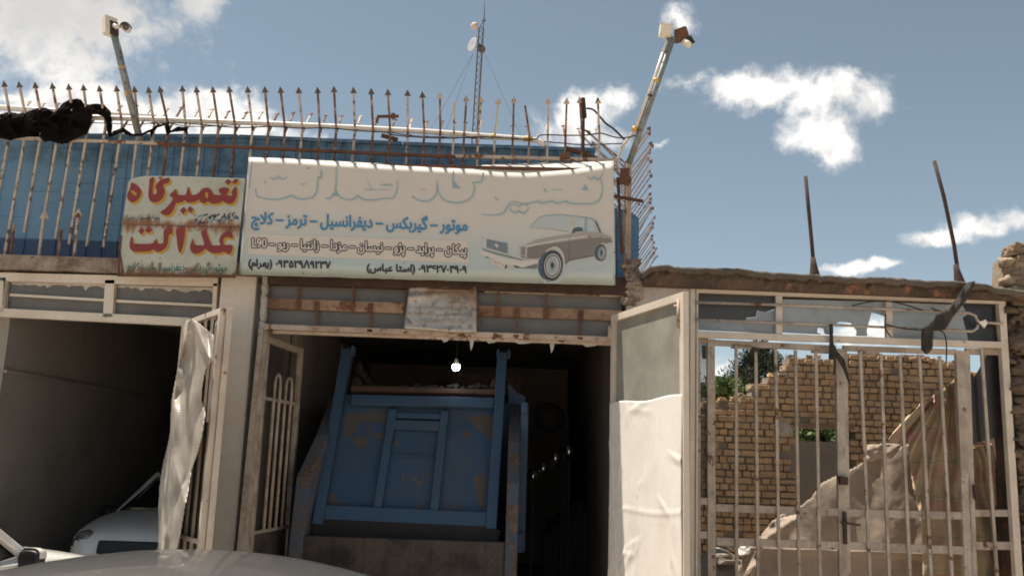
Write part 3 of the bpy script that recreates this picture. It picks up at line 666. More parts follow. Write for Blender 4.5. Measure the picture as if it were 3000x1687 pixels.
bw = thing('metal_shed', (-1.8, .5, ZC - .05), 'blue corrugated sheet metal shed on the garage roof behind the spiked fence', 'shed')
m = MB(); blue_wall(m, [(-500, 400), (0, 402), (260, 400), (700, 403), (1180, 424), (1742, 443)], ZC - .05, .5); m.build('sheet_cladding', 'blue_sheet', bw)
m = MB()
for a, b in (((-500, 398), (260, 398)), ((262, 399), (698, 401)), ((702, 402), (1178, 422)), ((1182, 423), (1744, 441))):
    m.beam(at(*a, .5) + V((0, .02, 0)), at(*b, .5) + V((0, .02, 0)), .035, .10)
m.build('top_flashing', 'blue_sheet', bw)
m = MB(); xr_ = at(1742, 443, .5).x; zq = at(1742, 446, .5).z
m.box((xr_ - .06, .56, ZC - .1), (xr_, 6, zq - .05)); m.box((-8, .6, ZC - .1), (-7.9, 6, zq)); m.add([(-8, .53, zq + .05), (xr_, .53, zq - .03), (xr_, 6, zq - .5), (-8, 6, zq - .45)], [(0, 1, 2, 3)])
m.build('shed_roof', 'blue_sheet', bw)
m = MB(); blue_wall(m, [(1730, 600), (1800, 608), (1846, 618), (1872, 640)], ZC - .4, 1.6); m.build('rear_cladding', 'blue_sheet', bw)

# ------------------------------------------------------------------ spiked fence
YF = .12
def tip(mb, p, d, s=.035):
    d = d.normalized(); a = d.cross(V((0, 1, .2))).normalized(); b = a.cross(d).normalized(); q = p + d * s * 1.9
    mb.add([p + a * s, p + b * s * .35, p - a * s, p - b * s * .35, q], [(0, 1, 4), (1, 2, 4), (2, 3, 4), (3, 0, 4), (3, 2, 1, 0)])
TIPS = [(14, 246), (58, 248), (105, 250), (155, 252), (203, 255), (246, 257), (293, 260), (343, 260), (395, 262), (437, 264), (471, 262), (535, 260), (577, 263), (625, 263), (673, 262), (727, 263), (777, 263),
        (823, 264), (876, 265), (931, 265), (979, 262), (1036, 265), (1088, 268), (1137, 271), (1194, 273), (1238, 278), (1289, 280), (1331, 290), (1366, 288), (1409, 292), (1460, 296), (1505, 293), (1538, 300), (1606, 295), (1660, 296), (1699, 293), (1752, 295)]
KINK = [34, 80, 126, 175, 218, 259, 310, 358, 406, 452, 494, 544, 592, 640, 690, 740, 787, 835, 886, 937, 985, 1040, 1093, 1143, 1195, 1243, 1290, 1330, 1360, 1402, 1450, 1503, 1551, 1605, 1657, 1706, 1756]
ENDS = {0: 610, 1: 745, 2: 681, 3: 697, 4: 700, 5: 716, 6: 722, 7: 724}
def kline(x): return 362 + (x - 30) * .0185 + max(0, x - 1000) * .006
fence = thing('spiked_fence', (-2, YF, ZC), 'rusty row of forked spikes with arrow tips along the roof edge above the signs', 'fence')
zb_ = ZC - .02; rr = random.Random(9)
for i, ((tx, ty), kx) in enumerate(zip(TIPS, KINK)):
    k = at(kx, kline(kx), YF); mt = 'picket_cream' if i < 10 or i in (11, 29, 30, 33) else 'picket_rust' if i % 3 else 'picket_cream'
    e = at(kx - 55 * (1 - (kx - 30) / 1800), ENDS.get(i, 800), YF) if i in ENDS else V((k.x - rr.uniform(0, .03), YF, zb_))
    if i in ENDS: e.x = k.x - .045 * (ENDS[i] / 720)
    t_ = at(tx, ty + 9, YF - .13); b_ = at(kx + (1500 - kx) * .036 + rr.uniform(-4, 4), kline(kx) - 62 + .024 * (kx - 34) + rr.uniform(-4, 4), YF + .32)
    m = MB(); m.beam(e, k, .021, .021); m.beam(k, t_, .019, .019)
    if i not in (27,): m.beam(k - V((0, 0, .05)), b_, .016, .016)
    pk = m.build('picket', mt, fence)
    if i not in (27, 32):
        m = MB(); tip(m, t_, t_ - k, .034); m.build('arrow_tip', 'tip_dark' if i < 26 else 'picket_cream', pk)
    m = MB(); tip(m, b_, b_ - k, .03); m.build('arrow_tip', mt, pk)
for x0, y0, x1, y1 in ((372, 697, 330, 1010), (660, 690, 630, 1015), (120, 740, 90, 1000), (520, 790, 495, 1015)):
    a = at(x0 * .345, 400 + y0 * .345, YF - .03); b = at(x1 * .345, 400 + y1 * .345, YF - .03); m = MB(); m.beam(b, a, .022, .022); pk = m.build('picket', 'picket_cream' if x0 in (372, 660) else 'picket_rust', fence)
    if x0 in (372, 660): m = MB(); tip(m, a, a - b, .05); m.build('arrow_tip', 'picket_cream', pk)
m = MB(); pbar(m, (-60, 401), (468, 421), 9, YF - .02, .02); m.build('rail', 'picket_cream', fence)
m = MB(); pbar(m, (1330, 458), (1810, 470), 10, YF - .02, .03); m.build('rail', 'picket_cream', fence)
m = MB(); pbar(m, (462, 421), (1335, 460), 9, YF - .025, .022); pbar(m, (1316, 452), (1322, 480), 12, YF - .03, .03); pbar(m, (465, 421), (500, 426), 13, YF - .03, .03); m.build('rail', 'rust', fence)
for bars in ([((1105, 342), (1168, 341), 8, .1, .02), ((1152, 333), (1152, 348), 12, .1, .03), ((1107, 344), (1104, 360), 7, .1, .02)], [((1118, 397), (1165, 410), 11, .2, .03)], [((1655, 433), (1752, 466), 11, .15, .03)],
             [((1645, 450), (1650, 465), 12, -.05, .04), ((1650, 459), (1662, 460), 6, -.05, .03), ((1660, 446), (1664, 466), 12, -.05, .04)]):
    m = MB()
    for a, b, w, dy, dp in bars: pbar(m, a, b, w, YF + dy, dp)
    m.build('scrap_bracket', 'rust', fence)
m = MB(); pbar(m, (1707, 289), (1712, 345), 14, YF - .04, .05); pbar(m, (1710, 345), (1709, 460), 7, YF - .03, .03); m.build('stub_post', 'rust_dark', fence)

# fence running back along the side of the roof
corner = thing('spiked_fence', (1.3, .5, ZC), 'spiked fence running back along the side of the roof beside the tall camera pole', 'fence')
n = 30; rr = random.Random(4)
A0 = at(1836, 470, .45); A1 = at(1872, 800, 6.2)
for i in range(n):
    f = i / (n - 1); Y = .45 + (6.2 - .45) * f ** 1.05; x = 1832 + 44 * f; yk = 1371 - (1371 - 478) * 8.95 / (Y + 8.5)
    k = at(x, yk, Y); m = MB(); m.beam(V((k.x, Y, ZC - .1)), k, .018, .018)
    o_ = k + V((.24 + rr.uniform(-.03, .03), rr.uniform(-.05, .02), .36 + rr.uniform(-.05, .04))); q_ = 1.5 if i < 9 else 1.0; i_ = k + V(((-.27 + rr.uniform(-.03, .03)) * q_, 0, (.28 + rr.uniform(-.05, .04)) * q_))
    if i in (10,): o_ = k + (o_ - k) * .4
    m.beam(k, o_, .017, .017); m.beam(k, i_, .015, .015); pk = m.build('picket', 'picket_pale' if i % 4 else 'picket_cream', corner)
    m = MB(); tip(m, o_, o_ - k, .026); m.build('arrow_tip', 'picket_rust', pk)
    m = MB(); tip(m, i_, i_ - k, .024); m.build('arrow_tip', 'picket_rust', pk)
m = MB(); ca, cb = at(1836, 500, .35), at(1860, 790, .35)
m.beam(V((at(1843, 480, .35).x, .35, ZC - .12)), at(1843, 470, .35), .045, .045); m.build('corner_post', 'cream_rusty', corner)
m = MB(); ppanel(m, [(1818, 492), (1845, 492), (1842, 545), (1814, 538)], .16, .012); m.build('gusset_plate', 'rust', corner)
m = MB(); pbar(m, (1800, 575), (1885, 590), 9, .3, .02); m.build('rail', 'rust', corner)
m = MB(); pbar(m, (1810, 520), (1822, 745), 9, .2, .02); m.build('rail', 'rust', corner)

# conduits and cables in the fork of the spikes
m = MB(); m.tube([at(x, y, YF + .09) for x, y in ((-60, 312), (100, 322), (300, 333), (457, 345))], .029, 10); tag(m.build('plastic_pipe', 'white_plastic', smooth=True), 'short upper white pipe lying in the spikes beside the black sheeting', 'pipe', 'white pipes in the spikes')
pp = thing('plastic_pipe', at(1000, 372, YF + .05), 'long white pipe with yellow tape bands lying along the forked spikes', 'pipe', 'white pipes in the spikes')
pts = [(-60, 338), (250, 344), (470, 350), (760, 361), (1040, 374), (1260, 386), (1440, 400), (1555, 408), (1575, 412), (1588, 419), (1594, 428)]
m = MB(); m.tube([at(x, y, YF + .05) for x, y in pts], .026, 10); m.build('pipe_run', 'white_plastic', pp, smooth=True)
for xa, ya, xb, yb in ((1440, 399.5, 1452, 400.5), (1536, 406, 1560, 408.5)):
    m = MB(); m.tube([at(xa, ya, YF + .05), at(xb, yb, YF + .05)], .0285, 12); m.build('tape_band', 'yellow_tape', pp, smooth=True)
def cable(pts, r, Y, label, mat='cable', group='cables strung along the spikes'):
    m = MB(); m.tube(spline([tuple(at(x, y, Y + .03 * fb(x * .01, y * .01))) for x, y in pts], False, 4), r, 6); return tag(m.build('cable', mat, smooth=True), label, 'cable', group)
cable([(440, 362), (520, 360), (600, 366), (700, 374), (800, 371), (880, 376), (960, 375), (1050, 383), (1130, 388), (1160, 397), (1300, 405), (1420, 401), (1560, 409), (1585, 396), (1660, 397), (1720, 396), (1760, 391), (1800, 402), (1830, 404), (1862, 397)], .007, YF - .03, 'black cable sagging from spike to spike under the long white pipe')
cable([(1130, 386), (1220, 399), (1320, 402), (1480, 409), (1560, 413), (1640, 419), (1700, 424), (1790, 422), (1836, 420)], .006, YF + .12, 'thin black cable passing just above the blue shed towards the camera pole')
cable([(270, 360), (330, 362), (400, 366), (470, 358), (560, 371), (700, 366)], .005, YF + .14, 'slack thin cable beside the hanging black rags')
cable([(1718, 318), (1738, 322), (1760, 345), (1775, 362), (1800, 380), (1830, 410)], .010, YF + .05, 'thick black cable drooping from the dark stub post to the roof corner')

# black sheeting caught on the spikes
def r3(p): return (p[0] * .1656, 220 + p[1] * .1656)
heap = [(-120, 720), (0, 690), (150, 650), (330, 680), (480, 650), (700, 570), (830, 580), (960, 660), (1030, 590), (1100, 500), (1230, 430), (1380, 415), (1450, 440), (1480, 500), (1560, 520), (1700, 505), (1830, 520), (1880, 560), (1960, 640),
        (1990, 900), (1980, 1060), (1930, 1110), (1890, 1000), (1880, 850), (1820, 740), (1700, 690), (1640, 700), (1620, 850), (1540, 1050), (1330, 1130), (1200, 1210), (1080, 1225), (880, 1170), (780, 1190), (680, 1090), (500, 1100), (300, 1120), (190, 1165), (0, 1120), (-120, 1100)]
m = MB(); PlT = Plane((0, YF - .03, 0), (0, -1, 0))
sheet(m, [r3(p) for p in heap], PlT.at, lambda x, y: .07 * (.5 - abs(mn.noise(V((x * .016 + y * .012, y * .03 - x * .006, 2))))) * 1.6 - .04 + .035 * (.4 - abs(mn.noise(V((x * .05 + y * .05, y * .05 - x * .02, 7))))), .02, 2.2, .03, 10)
tag(m.build('black_sheeting', 'black_sheet', smooth=True), 'crumpled black plastic sheeting snagged on the left spikes above the blue shed', 'plastic sheet')
def r1(p): return (p[0] * .3882, p[1] * .3882)
rag = [(850, 990), (930, 962), (1000, 1010), (1060, 1012), (1110, 985), (1140, 975), (1190, 940), (1260, 930), (1290, 985), (1340, 955), (1415, 960), (1420, 1030), (1390, 990), (1300, 1000), (1255, 1020), (1240, 950), (1190, 965), (1155, 1000), (1150, 1060), (1130, 1000), (1060, 1030), (980, 1030), (920, 1000), (830, 1040)]
m = MB(); PlR2 = Plane((0, YF - .05, 0), (0, -1, 0)); sheet(m, [r1(p) for p in rag], PlR2.at, lambda x, y: .03 * fb(x * .05, y * .06, 4), .012, 1.6, .012, 8)
tag(m.build('black_rag', 'black_sheet', smooth=True), 'torn strip of black plastic looped between spikes beside the camera pole', 'rag')

# ------------------------------------------------------------------ camera poles
cp = thing('camera_pole', at(410, 400, YF), 'grey leaning pole on the left carrying a bullet camera and cream box', 'camera pole', 'security camera poles')
Pp = lambda x, y: at(x, y, YF - .02 - .45 * (395 - y) / 300)
m = MB(); m.tube([Pp(410, 410), Pp(334, 100)], .034, 10); m.build('pole', 'galvanised', cp, smooth=True)
for ya, yb in ((192, 200), (266, 280)):
    f = lambda y: 334 + (y - 100) * 76 / 310; m = MB(); m.tube([Pp(f(ya), ya), Pp(f(yb), yb)], .037, 12); m.build('tape_band', 'yellow_tape', cp, smooth=True)
T = Pp(332, 92)
ux, uz = V((.95, .1, -.05)).normalized(), V((-.18, .12, .97)).normalized(); uy = uz.cross(ux).normalized()
def obox(mb, c, hx, hy, hz, X, Y_, Z_):
    mb.add([c + X * (i * hx) + Y_ * (j * hy) + Z_ * (k * hz) for k in (-1, 1) for j in (-1, 1) for i in (-1, 1)], [(0, 2, 3, 1), (4, 5, 7, 6), (0, 1, 5, 4), (1, 3, 7, 5), (3, 2, 6, 7), (2, 0, 4, 6)])
rx = Matrix.Rotation(R(35), 3, 'Z'); bx, by = rx @ ux, rx @ uy
m = MB(); cB = Pp(327, 72); obox(m, cB + by * .045, .058, .045, .092, bx, by, uz); m.build('junction_box', 'box_cream', cp, bevel=.006)
m = MB(); obox(m, Pp(334, 84), .04, .012, .07, bx, by, uz); m.build('bracket', 'rust_dark', cp)
m = MB(); m.tube([Pp(332, 74), Pp(340, 80), Pp(352, 76)], .022, 10); m.build('camera_arm', 'white_plastic', cp, smooth=True)
cd = V((.30, -.90, -.32)).normalized(); cc = Pp(369, 82)
m = MB(); m.lathe(cc - cd * .16, cd, [(0, .025), (.01, .036), (.15, .036), (.17, .040), (.20, .040)], 18); cam_b = m.build('camera_body', 'box_cream', cp, smooth=True)
m = MB(); m.lathe(cc + cd * .041, cd, [(0, .030), (.004, .030), (.005, .018), (.002, .013)], 18); m.build('lens', 'lens_grey', cam_b, smooth=True)
m = MB(); a = cd.cross(V((0, 0, 1))).normalized(); b = a.cross(cd).normalized(); ring = [a * (.046 * math.cos(t)) + b * (.046 * math.sin(t)) for t in [R(10 + k * 16) for k in range(11)]]
m.loft([[cc - cd * .14 + r for r in ring], [cc + cd * .09 + r for r in ring]], caps=False); o = m.build('sun_hood', 'trim_black', cam_b, smooth=True); md = o.modifiers.new('thickness', 'SOLIDIFY'); md.thickness = .004

cp = thing('camera_pole', at(1843, 470, .2), 'tall leaning pole on the roof corner with a square cream box and rusty plate', 'camera pole', 'security camera poles')
Pq = lambda x, y: at(x, y, .2 - .35 * (475 - y) / 375)
m = MB(); m.tube([Pq(1843, 480), Pq(1880, 372), Pq(1972, 110)], .032, 10); m.build('pole', 'galvanised', cp, smooth=True)
m = MB(); m.tube([Pq(1862, 378), Pq(1918, 228), Pq(1942, 155)], .016, 8); m.tube([Pq(1942, 155), Pq(1953, 116)], .013, 8); m.build('conduit', 'white_plastic', cp, smooth=True)
m = MB(); m.tube([Pq(1864, 372), Pq(1858, 385), Pq(1826, 425), Pq(1808, 470), Pq(1808, 500)], .014, 8); m.build('flexible_conduit', 'cream_clean', cp, smooth=True)
for (xa, ya, xb, yb), mt, r in (((1925, 231, 1921, 242), 'yellow_tape', .037), ((1907, 278, 1904, 284), 'cable', .036)):
    m = MB(); m.tube([Pq(xa, ya), Pq(xb, yb)], r, 12); m.build('tape_band', mt, cp, smooth=True)
m = MB(); m.tube([Pq(1862, 372), Pq(1857, 384)], .028, 10); m.build('tape_band', 'yellow_tape', cp, smooth=True)
ux = (Pq(1973, 73) - Pq(1937, 69)).normalized(); uz = (Pq(1937, 69) - Pq(1927, 104)); uz = (uz - ux * uz.dot(ux)).normalized(); uy = uz.cross(ux).normalized()
rz = Matrix.Rotation(R(-10), 3, ux); uz2, uy2 = rz @ uz, rz @ uy
m = MB(); obox(m, Pq(1950, 91), .058, .05, .062, ux, uy2, uz2); bx_ = m.build('junction_box', 'box_cream', cp, bevel=.006)
m = MB(); fy = uy2 if uy2.y < 0 else -uy2
for i in (-1, 1):
    for k in (-1, 1): m.lathe(Pq(1950, 91) + ux * (.05 * i) + uz2 * (.053 * k) + fy * .049, fy, [(0, .005), (.004, .005)], 8)
m.lathe(Pq(1956, 113) , V((0, 0, -1)), [(0, .011), (.02, .009)], 10); m.build('cover_screw', 'trim_black', bx_)
m = MB(); m.prism([Pq(1975, 88), Pq(2006, 77), Pq(2018, 117), Pq(1975, 127)], (.02, .012, 0)); m.build('mounting_plate', 'rust', cp)
m = MB(); m.lathe(Pq(2004, 121), V((.45, -.55, -.75)), [(0, .026), (.01, .034), (.085, .034), (.095, .024), (.096, .001)], 16); cam_b = m.build('camera_body', 'box_cream', cp, smooth=True)
m = MB(); m.prism([Pq(2015, 110), Pq(2028, 131), Pq(2022, 131), Pq(2005, 116)], (.02, -.05, 0)); m.build('sun_hood', 'trim_black', cam_b)

# ------------------------------------------------------------------ banner
def r5(p): return (700 + p[0] * .4464, 440 + p[1] * .4464)
def rA(p): return (720 + p[0] * .264, 460 + p[1] * .264)
def rC(p): return (1380 + p[0] * .1708, 600 + p[1] * .1708)
c0 = PS.at(1250, 820); banner = thing('shop_banner', (c0.x, c0.y, c0.z - .02), 'wide faded cream banner with blue lettering and a printed saloon car over the big doorway', 'banner')
TOPL = [(729, 461), (834, 464), (959, 471), (1146, 481), (1280, 485), (1392, 486), (1459, 481), (1593, 477), (1682, 476), (1798, 472)]
LOWL = [(729, 462.5), (834, 466), (959, 474), (1146, 486), (1280, 493), (1392, 498), (1459, 505), (1548, 508), (1682, 497), (1798, 478)]
BOTL = [(700, 804), (1250, 820), (1803, 836)]
def lerp(L, x):
    for a, b in zip(L, L[1:]):
        if x <= b[0]: return a[1] + (b[1] - a[1]) * (x - a[0]) / (b[0] - a[0])
    return L[-1][1]
m = MB(); nu = 110; rows = [0, .12, .25, .4, .55, .7, .85, .95, 1]; K = len(rows) + 5; vs = []
for i in range(nu + 1):
    f = i / nu; xt = 729 + (1798 - 729) * f; xb = 700 + (1803 - 700) * f; yt, yl, yb = lerp(TOPL, xt), lerp(LOWL, xt), lerp(BOTL, xb)
    for r in reversed(rows):
        vs.append(PS.at(xb + (xt - xb) * r, yb + (yl - yb) * r, -.007 + .0012 * fb(f * 14, r * 5, 2)))
    w = (PS.at(xt, yl) - PS.at(xt, yt)).length
    for k in range(1, 6):                   # slack upper edge folds back over the top
        q = k / 5; vs.append(PS.at(xt, yl + (yt - yl) * q, -.007 - w * (.6 * q + 1.5 * q * q) + .012 * q * fb(f * 22, q * 3, 5)))
m.add(vs, [(i * K + j, (i + 1) * K + j, (i + 1) * K + j + 1, i * K + j + 1) for i in range(nu) for j in range(K - 1)])
o = m.build('banner_sheet', 'banner_print', banner, smooth=True); md = o.modifiers.new('thickness', 'SOLIDIFY'); md.thickness = .004; md.offset = -1
m = MB()
for a, b in (((708, 797), (1796, 829)), ((738, 478), (1786, 500))): m.beam(PS.at(*a, -.03), PS.at(*b, -.03), .03, .03, ref=PS.n)
for a, b in (((712, 797), (738, 480)), ((1250, 812), (1250, 500)), ((1797, 828), (1790, 500))): m.beam(PS.at(*a, -.035), PS.at(*b, -.035), .03, .03, ref=PS.n)
m.build('frame', 'rust', banner)
m = MB()
for p in ((1800, 487), (1800, 531), (1799, 575), (1802, 676), (1801, 740), (1803, 810), (703, 655), (888, 801), (1210, 577), (902, 494)): m.lathe(PS.at(*p, .001), PS.n, [(0, .006), (.004, .006), (.007, .003)], 8)
m.build('fixing_screw', 'rust_dark', banner)
# main title: faded so far that only the blue shadow of each letter is left
m = MB()
for pts, w in (([(110, 255), (115, 295), (140, 312), (210, 325), (290, 318), (350, 298), (365, 312), (420, 323), (480, 310), (512, 270), (518, 190), (518, 175)], 8), ([(515, 180), (542, 172), (538, 130)], 9), ([(202, 178), (225, 192), (246, 186), (262, 176), (285, 192), (318, 176)], 8),
               ([(570, 312), (590, 322), (615, 295), (636, 250), (640, 110)], 8), ([(636, 262), (660, 308), (720, 327), (760, 318), (782, 300), (812, 322), (880, 330), (950, 318), (1010, 314), (1038, 262), (1040, 205)], 8), ([(930, 230), (980, 228), (1012, 232)], 9),
               ([(1140, 308), (1180, 330), (1235, 336), (1280, 312), (1302, 262), (1302, 195)], 8), ([(1192, 256), (1208, 259), (1224, 257)], 5), ([(1306, 262), (1335, 318), (1400, 344), (1470, 342), (1528, 308), (1548, 250), (1536, 216)], 8), ([(1530, 214), (1592, 206), (1604, 145)], 8), ([(1408, 135), (1406, 190), (1407, 250)], 7),
               ([(1592, 424), (1690, 426), (1738, 412), (1768, 365), (1785, 348)], 8), ([(1772, 345), (1820, 338), (1852, 352), (1905, 352), (1962, 334), (1985, 348), (2062, 336), (2085, 350), (2150, 336), (2165, 348), (2240, 354), (2330, 350), (2372, 318), (2388, 255), (2378, 200), (2366, 186)], 9),
               ([(1776, 384), (1806, 412), (1838, 402), (1872, 414), (1906, 380)], 9), ([(1780, 378), (1812, 352), (1838, 374), (1868, 352), (1902, 376)], 5), ([(2284, 174), (2312, 192), (2334, 176), (2358, 196), (2394, 152)], 9), ([(2004, 254), (2020, 276)], 12), ([(1680, 308), (1706, 330)], 9),
               ([(168, 200), (178, 222)], 5), ([(410, 228), (432, 222)], 6), ([(2060, 262), (2120, 258)], 4), ([(815, 260), (850, 262), (1000, 258)], 3), ([(845, 205), (870, 262)], 3)):
    stroke(m, [r5(p) for p in pts], w * .4464 * 1.9, PS, 'ink_faint', .0015); stroke(m, [r5((p[0] - 1, p[1] - 1)) for p in pts], w * .4464 * .85, PS, 'ink_pale', .0022)
for tri in ([(1410, 205), (1455, 250), (1408, 250)], [(2250, 262), (2274, 226), (2296, 263)], [(616, 300), (638, 262), (660, 302)], [(1296, 250), (1302, 205), (1312, 270)], [(520, 182), (545, 160), (538, 186)]): flat(m, [tri], PS, 'ink_pale', .003, r5)
m.build('faded_title', None, banner)
m = MB()
write(m, visual(['کلاچ', ' – ', 'ترمز', ' – ', 'دیفرانسیل', ' – ', 'گیربکس', ' – ', 'موتور']), (737, 655), (1368, 676), 47, PS, 'ink_blue', .0018, 2.0, 3.8, 'ink_halo'); m.build('lettering', None, banner)
m = MB(); flat(m, [[(732, 686), (1372, 706), (1374, 771), (724, 744)]], PS, 'ink_halo', .001)
write(m, visual(['L90', ' – ', 'ریو', ' – ', 'زانتیا', ' – ', 'مزدا', ' – ', 'نیسان', ' – ', 'پژو', ' – ', 'پراید', ' – ', 'پیکان']), (739, 724), (1366, 744), 38, PS, 'ink_halo', .0018, .9, 4.0, 'ink_dark'); m.build('lettering', None, banner)
m = MB(); write(m, visual(['(', 'بهرام', ')', ' ', '۰۹۳۵۲۹Λ۹۲۳۷']), (728, 780), (968, 787), 30, PS, 'ink_dark', .0018, 1.35)
write(m, visual(['(', 'عباس', ' ', 'استا', ')', ' ', '۰۹۳۶۲۷۰۴۹۰۹']), (1075, 794), (1366, 800), 30, PS, 'ink_dark', .0018, 1.35)
stroke(m, [(1181, 772), (1185, 767)], 2, PS, 'ink_dark', .002); m.build('lettering', None, banner)
m = MB(); rr = random.Random(2)
for i in range(22):
    y = 472 + i * 3.6; x = 739 - (y - 472) * .105; stroke(m, [(x, y), (x - 2.2, y + 1.2), (x + 1, y + 2.6)], 1.1, PS, 'ink_blue', .0018)
m.build('lettering', None, banner)
# printed picture of a saloon car
m = MB(); F = lambda lp, mt, o: flat(m, [lp], PS, mt, o, rC); S = lambda pts, w, mt, o, s=True: stroke(m, [rC(p) for p in pts], w * .1708, PS, mt, o, s, .7)
F([(1150, 1100), (1300, 1330), (1480, 1290), (1660, 1040), (2120, 900), (2240, 980), (2320, 930), (2330, 850), (2440, 850), (2440, 880), (2340, 1000), (1700, 1150), (1480, 1340), (1250, 1345)], 'ink_faint', .001)
F([(940, 690), (1100, 605), (1300, 560), (1700, 500), (1990, 462), (2230, 478), (2400, 545), (2425, 640), (2310, 665), (2240, 650), (2195, 735), (2170, 850), (2100, 880), (1690, 962), (1600, 1045), (1590, 930), (1545, 800), (1465, 742), (1390, 755), (1310, 830), (1240, 930), (1160, 1015), (1150, 925), (960, 920)], 'print_tan', .0014)
F([(945, 720), (1200, 690), (1690, 620), (1900, 590), (2200, 560), (2400, 580), (2425, 640), (2310, 665), (2240, 650), (2195, 735), (2170, 850), (2100, 880), (1690, 962), (1600, 1045), (1590, 930), (1545, 800), (1465, 742), (1390, 755), (1310, 830), (1240, 930), (1165, 1005), (1150, 925), (960, 920)], 'print_brown', .0018)
F([(960, 700), (1250, 640), (1690, 570), (1990, 530), (1990, 548), (1690, 592), (1250, 662), (960, 730)], 'print_white', .0022)
def ell(cx, cy, rx_, ry_, t=0, n=30): return [(cx + rx_ * math.cos(a) * math.cos(t) - ry_ * math.sin(a) * math.sin(t), cy + rx_ * math.cos(a) * math.sin(t) + ry_ * math.sin(a) * math.cos(t)) for a in [2 * math.pi * k / n for k in range(n)]]
for (cx, cy, rx_, ry_) in ((1395, 1040, 178, 262), (2235, 822, 84, 142)):
    F(ell(cx - rx_ * .42, cy + ry_ * .02, rx_ * .95, ry_ * .93, .1), 'print_slate', .0026); F(ell(cx, cy, rx_, ry_, .1), 'print_black', .003); F(ell(cx + 4, cy + 4, rx_ * .80, ry_ * .79, .1), 'print_white', .0034)
    F(ell(cx + 4, cy + 4, rx_ * .73, ry_ * .73, .1), 'print_black', .0038); F(ell(cx + 4, cy + 4, rx_ * .64, ry_ * .65, .1), 'ink_faint', .0042)
    for k in range(18): a = k * math.pi / 9; S([(cx + rx_ * .12 * math.cos(a), cy + ry_ * .12 * math.sin(a)), (cx + rx_ * .6 * math.cos(a), cy + ry_ * .6 * math.sin(a))], 9, 'print_slate', .0046, False)
    F(ell(cx, cy, rx_ * .17, ry_ * .17), 'print_black', .005)
S([(1160, 930), (1240, 870), (1330, 770), (1450, 730), (1540, 790), (1590, 900), (1600, 1040)], 22, 'print_white', .0024)
F([(270, 590), (625, 662), (625, 832), (270, 738)], 'print_slate', .0022)
for k in range(9): S([(276, 604 + k * 16), (620, 676 + k * 17)], 5, 'ink_faint', .0026, False)
F([(430, 640), (447, 688), (492, 700), (455, 714), (442, 745), (425, 708), (385, 690), (420, 682)], 'print_white', .003)
F([(835, 712), (935, 705), (935, 890), (850, 880)], 'print_tan', .0022); F([(868, 735), (915, 730), (915, 860), (875, 855)], 'print_brown', .0026)
S([(850, 710), (935, 700), (955, 720), (945, 900), (900, 930), (700, 880), (270, 740)], 14, 'print_white', .003); S([(860, 893), (930, 905)], 14, 'print_slate', .0034, False)
S([(190, 745), (290, 790), (500, 850), (780, 918), (880, 938), (960, 915)], 16, 'print_slate', .0026); S([(175, 575), (265, 580)], 6, 'ink_pale', .0026, False); S([(172, 590), (180, 710)], 5, 'ink_pale', .0026, False)
F([(130, 800), (270, 810), (500, 895), (870, 965), (1155, 930), (1150, 1000), (880, 1072), (740, 1052), (600, 1020), (330, 905), (240, 880)], 'print_white', .0022)
F([(730, 1030), (890, 1080), (1130, 1010), (1140, 1080), (1080, 1100), (770, 1078)], 'print_brown', .0019); F([(730, 1030), (880, 1078), (760, 1078)], 'print_black', .0023); F([(245, 880), (330, 905), (250, 910)], 'print_slate', .0024)
F([(350, 925), (590, 1012), (575, 1100), (340, 1005)], 'ink_halo', .003); F([(590, 1012), (625, 1070), (575, 1100)], 'print_black', .0028)
for k, pts in enumerate(([(380, 950), (375, 985)], [(405, 960), (415, 990), (395, 1000)], [(430, 972), (425, 1010)], [(455, 982), (450, 1018)], [(480, 985), (510, 985), (485, 1000), (480, 1035)], [(525, 1005), (540, 1020), (530, 1045)], [(555, 1020), (550, 1060)])): S(pts, 8, 'print_brown', .0034, False)
F([(1020, 390), (1090, 310), (1210, 208), (1350, 188), (1500, 182), (1740, 198), (1725, 320), (1690, 448), (1540, 440), (1400, 410), (1150, 398)], 'ink_faint', .0012)
F([(1815, 212), (1950, 228), (1938, 455), (1900, 458), (1760, 420), (1740, 470), (1770, 330)], 'ink_faint', .0022); F([(1988, 236), (2105, 264), (2138, 462), (1994, 462)], 'ink_faint', .0022); S([(1700, 455), (1735, 330), (1790, 200)], 26, 'print_white', .0026, False)
for pts, w in (([(1015, 390), (1080, 310), (1140, 245), (1210, 200)], 6), ([(1210, 200), (1350, 180), (1500, 174), (1640, 180), (1745, 192), (1820, 196)], 16), ([(1010, 392), (1070, 388)], 10), ([(1120, 400), (1260, 408), (1400, 412)], 8), ([(1385, 410), (1420, 428)], 18), ([(1430, 430), (1540, 445), (1640, 460), (1690, 448)], 9), ([(1480, 300), (1600, 305), (1720, 320)], 3)): S(pts, w, 'ink_pale', .0024)
for pts, w in (([(1815, 200), (1960, 215), (2060, 235), (2125, 258)], 14), ([(1960, 225), (1950, 340), (1935, 455)], 8), ([(1975, 228), (1985, 340), (1990, 462)], 8), ([(2110, 262), (2135, 360), (2140, 465)], 6), ([(1990, 464), (2140, 468)], 6), ([(2400, 560), (2425, 640)], 16)): S(pts, w, 'ink_pale', .0026)
F([(2128, 255), (2160, 290), (2235, 478), (2205, 480), (2150, 340)], 'print_slate', .0028); F([(1950, 240), (1975, 240), (1988, 460), (1935, 455)], 'ink_pale', .0025); F([(1725, 482), (1765, 402), (1840, 380), (1905, 390), (1930, 450), (1800, 462), (1755, 488)], 'print_slate', .003)
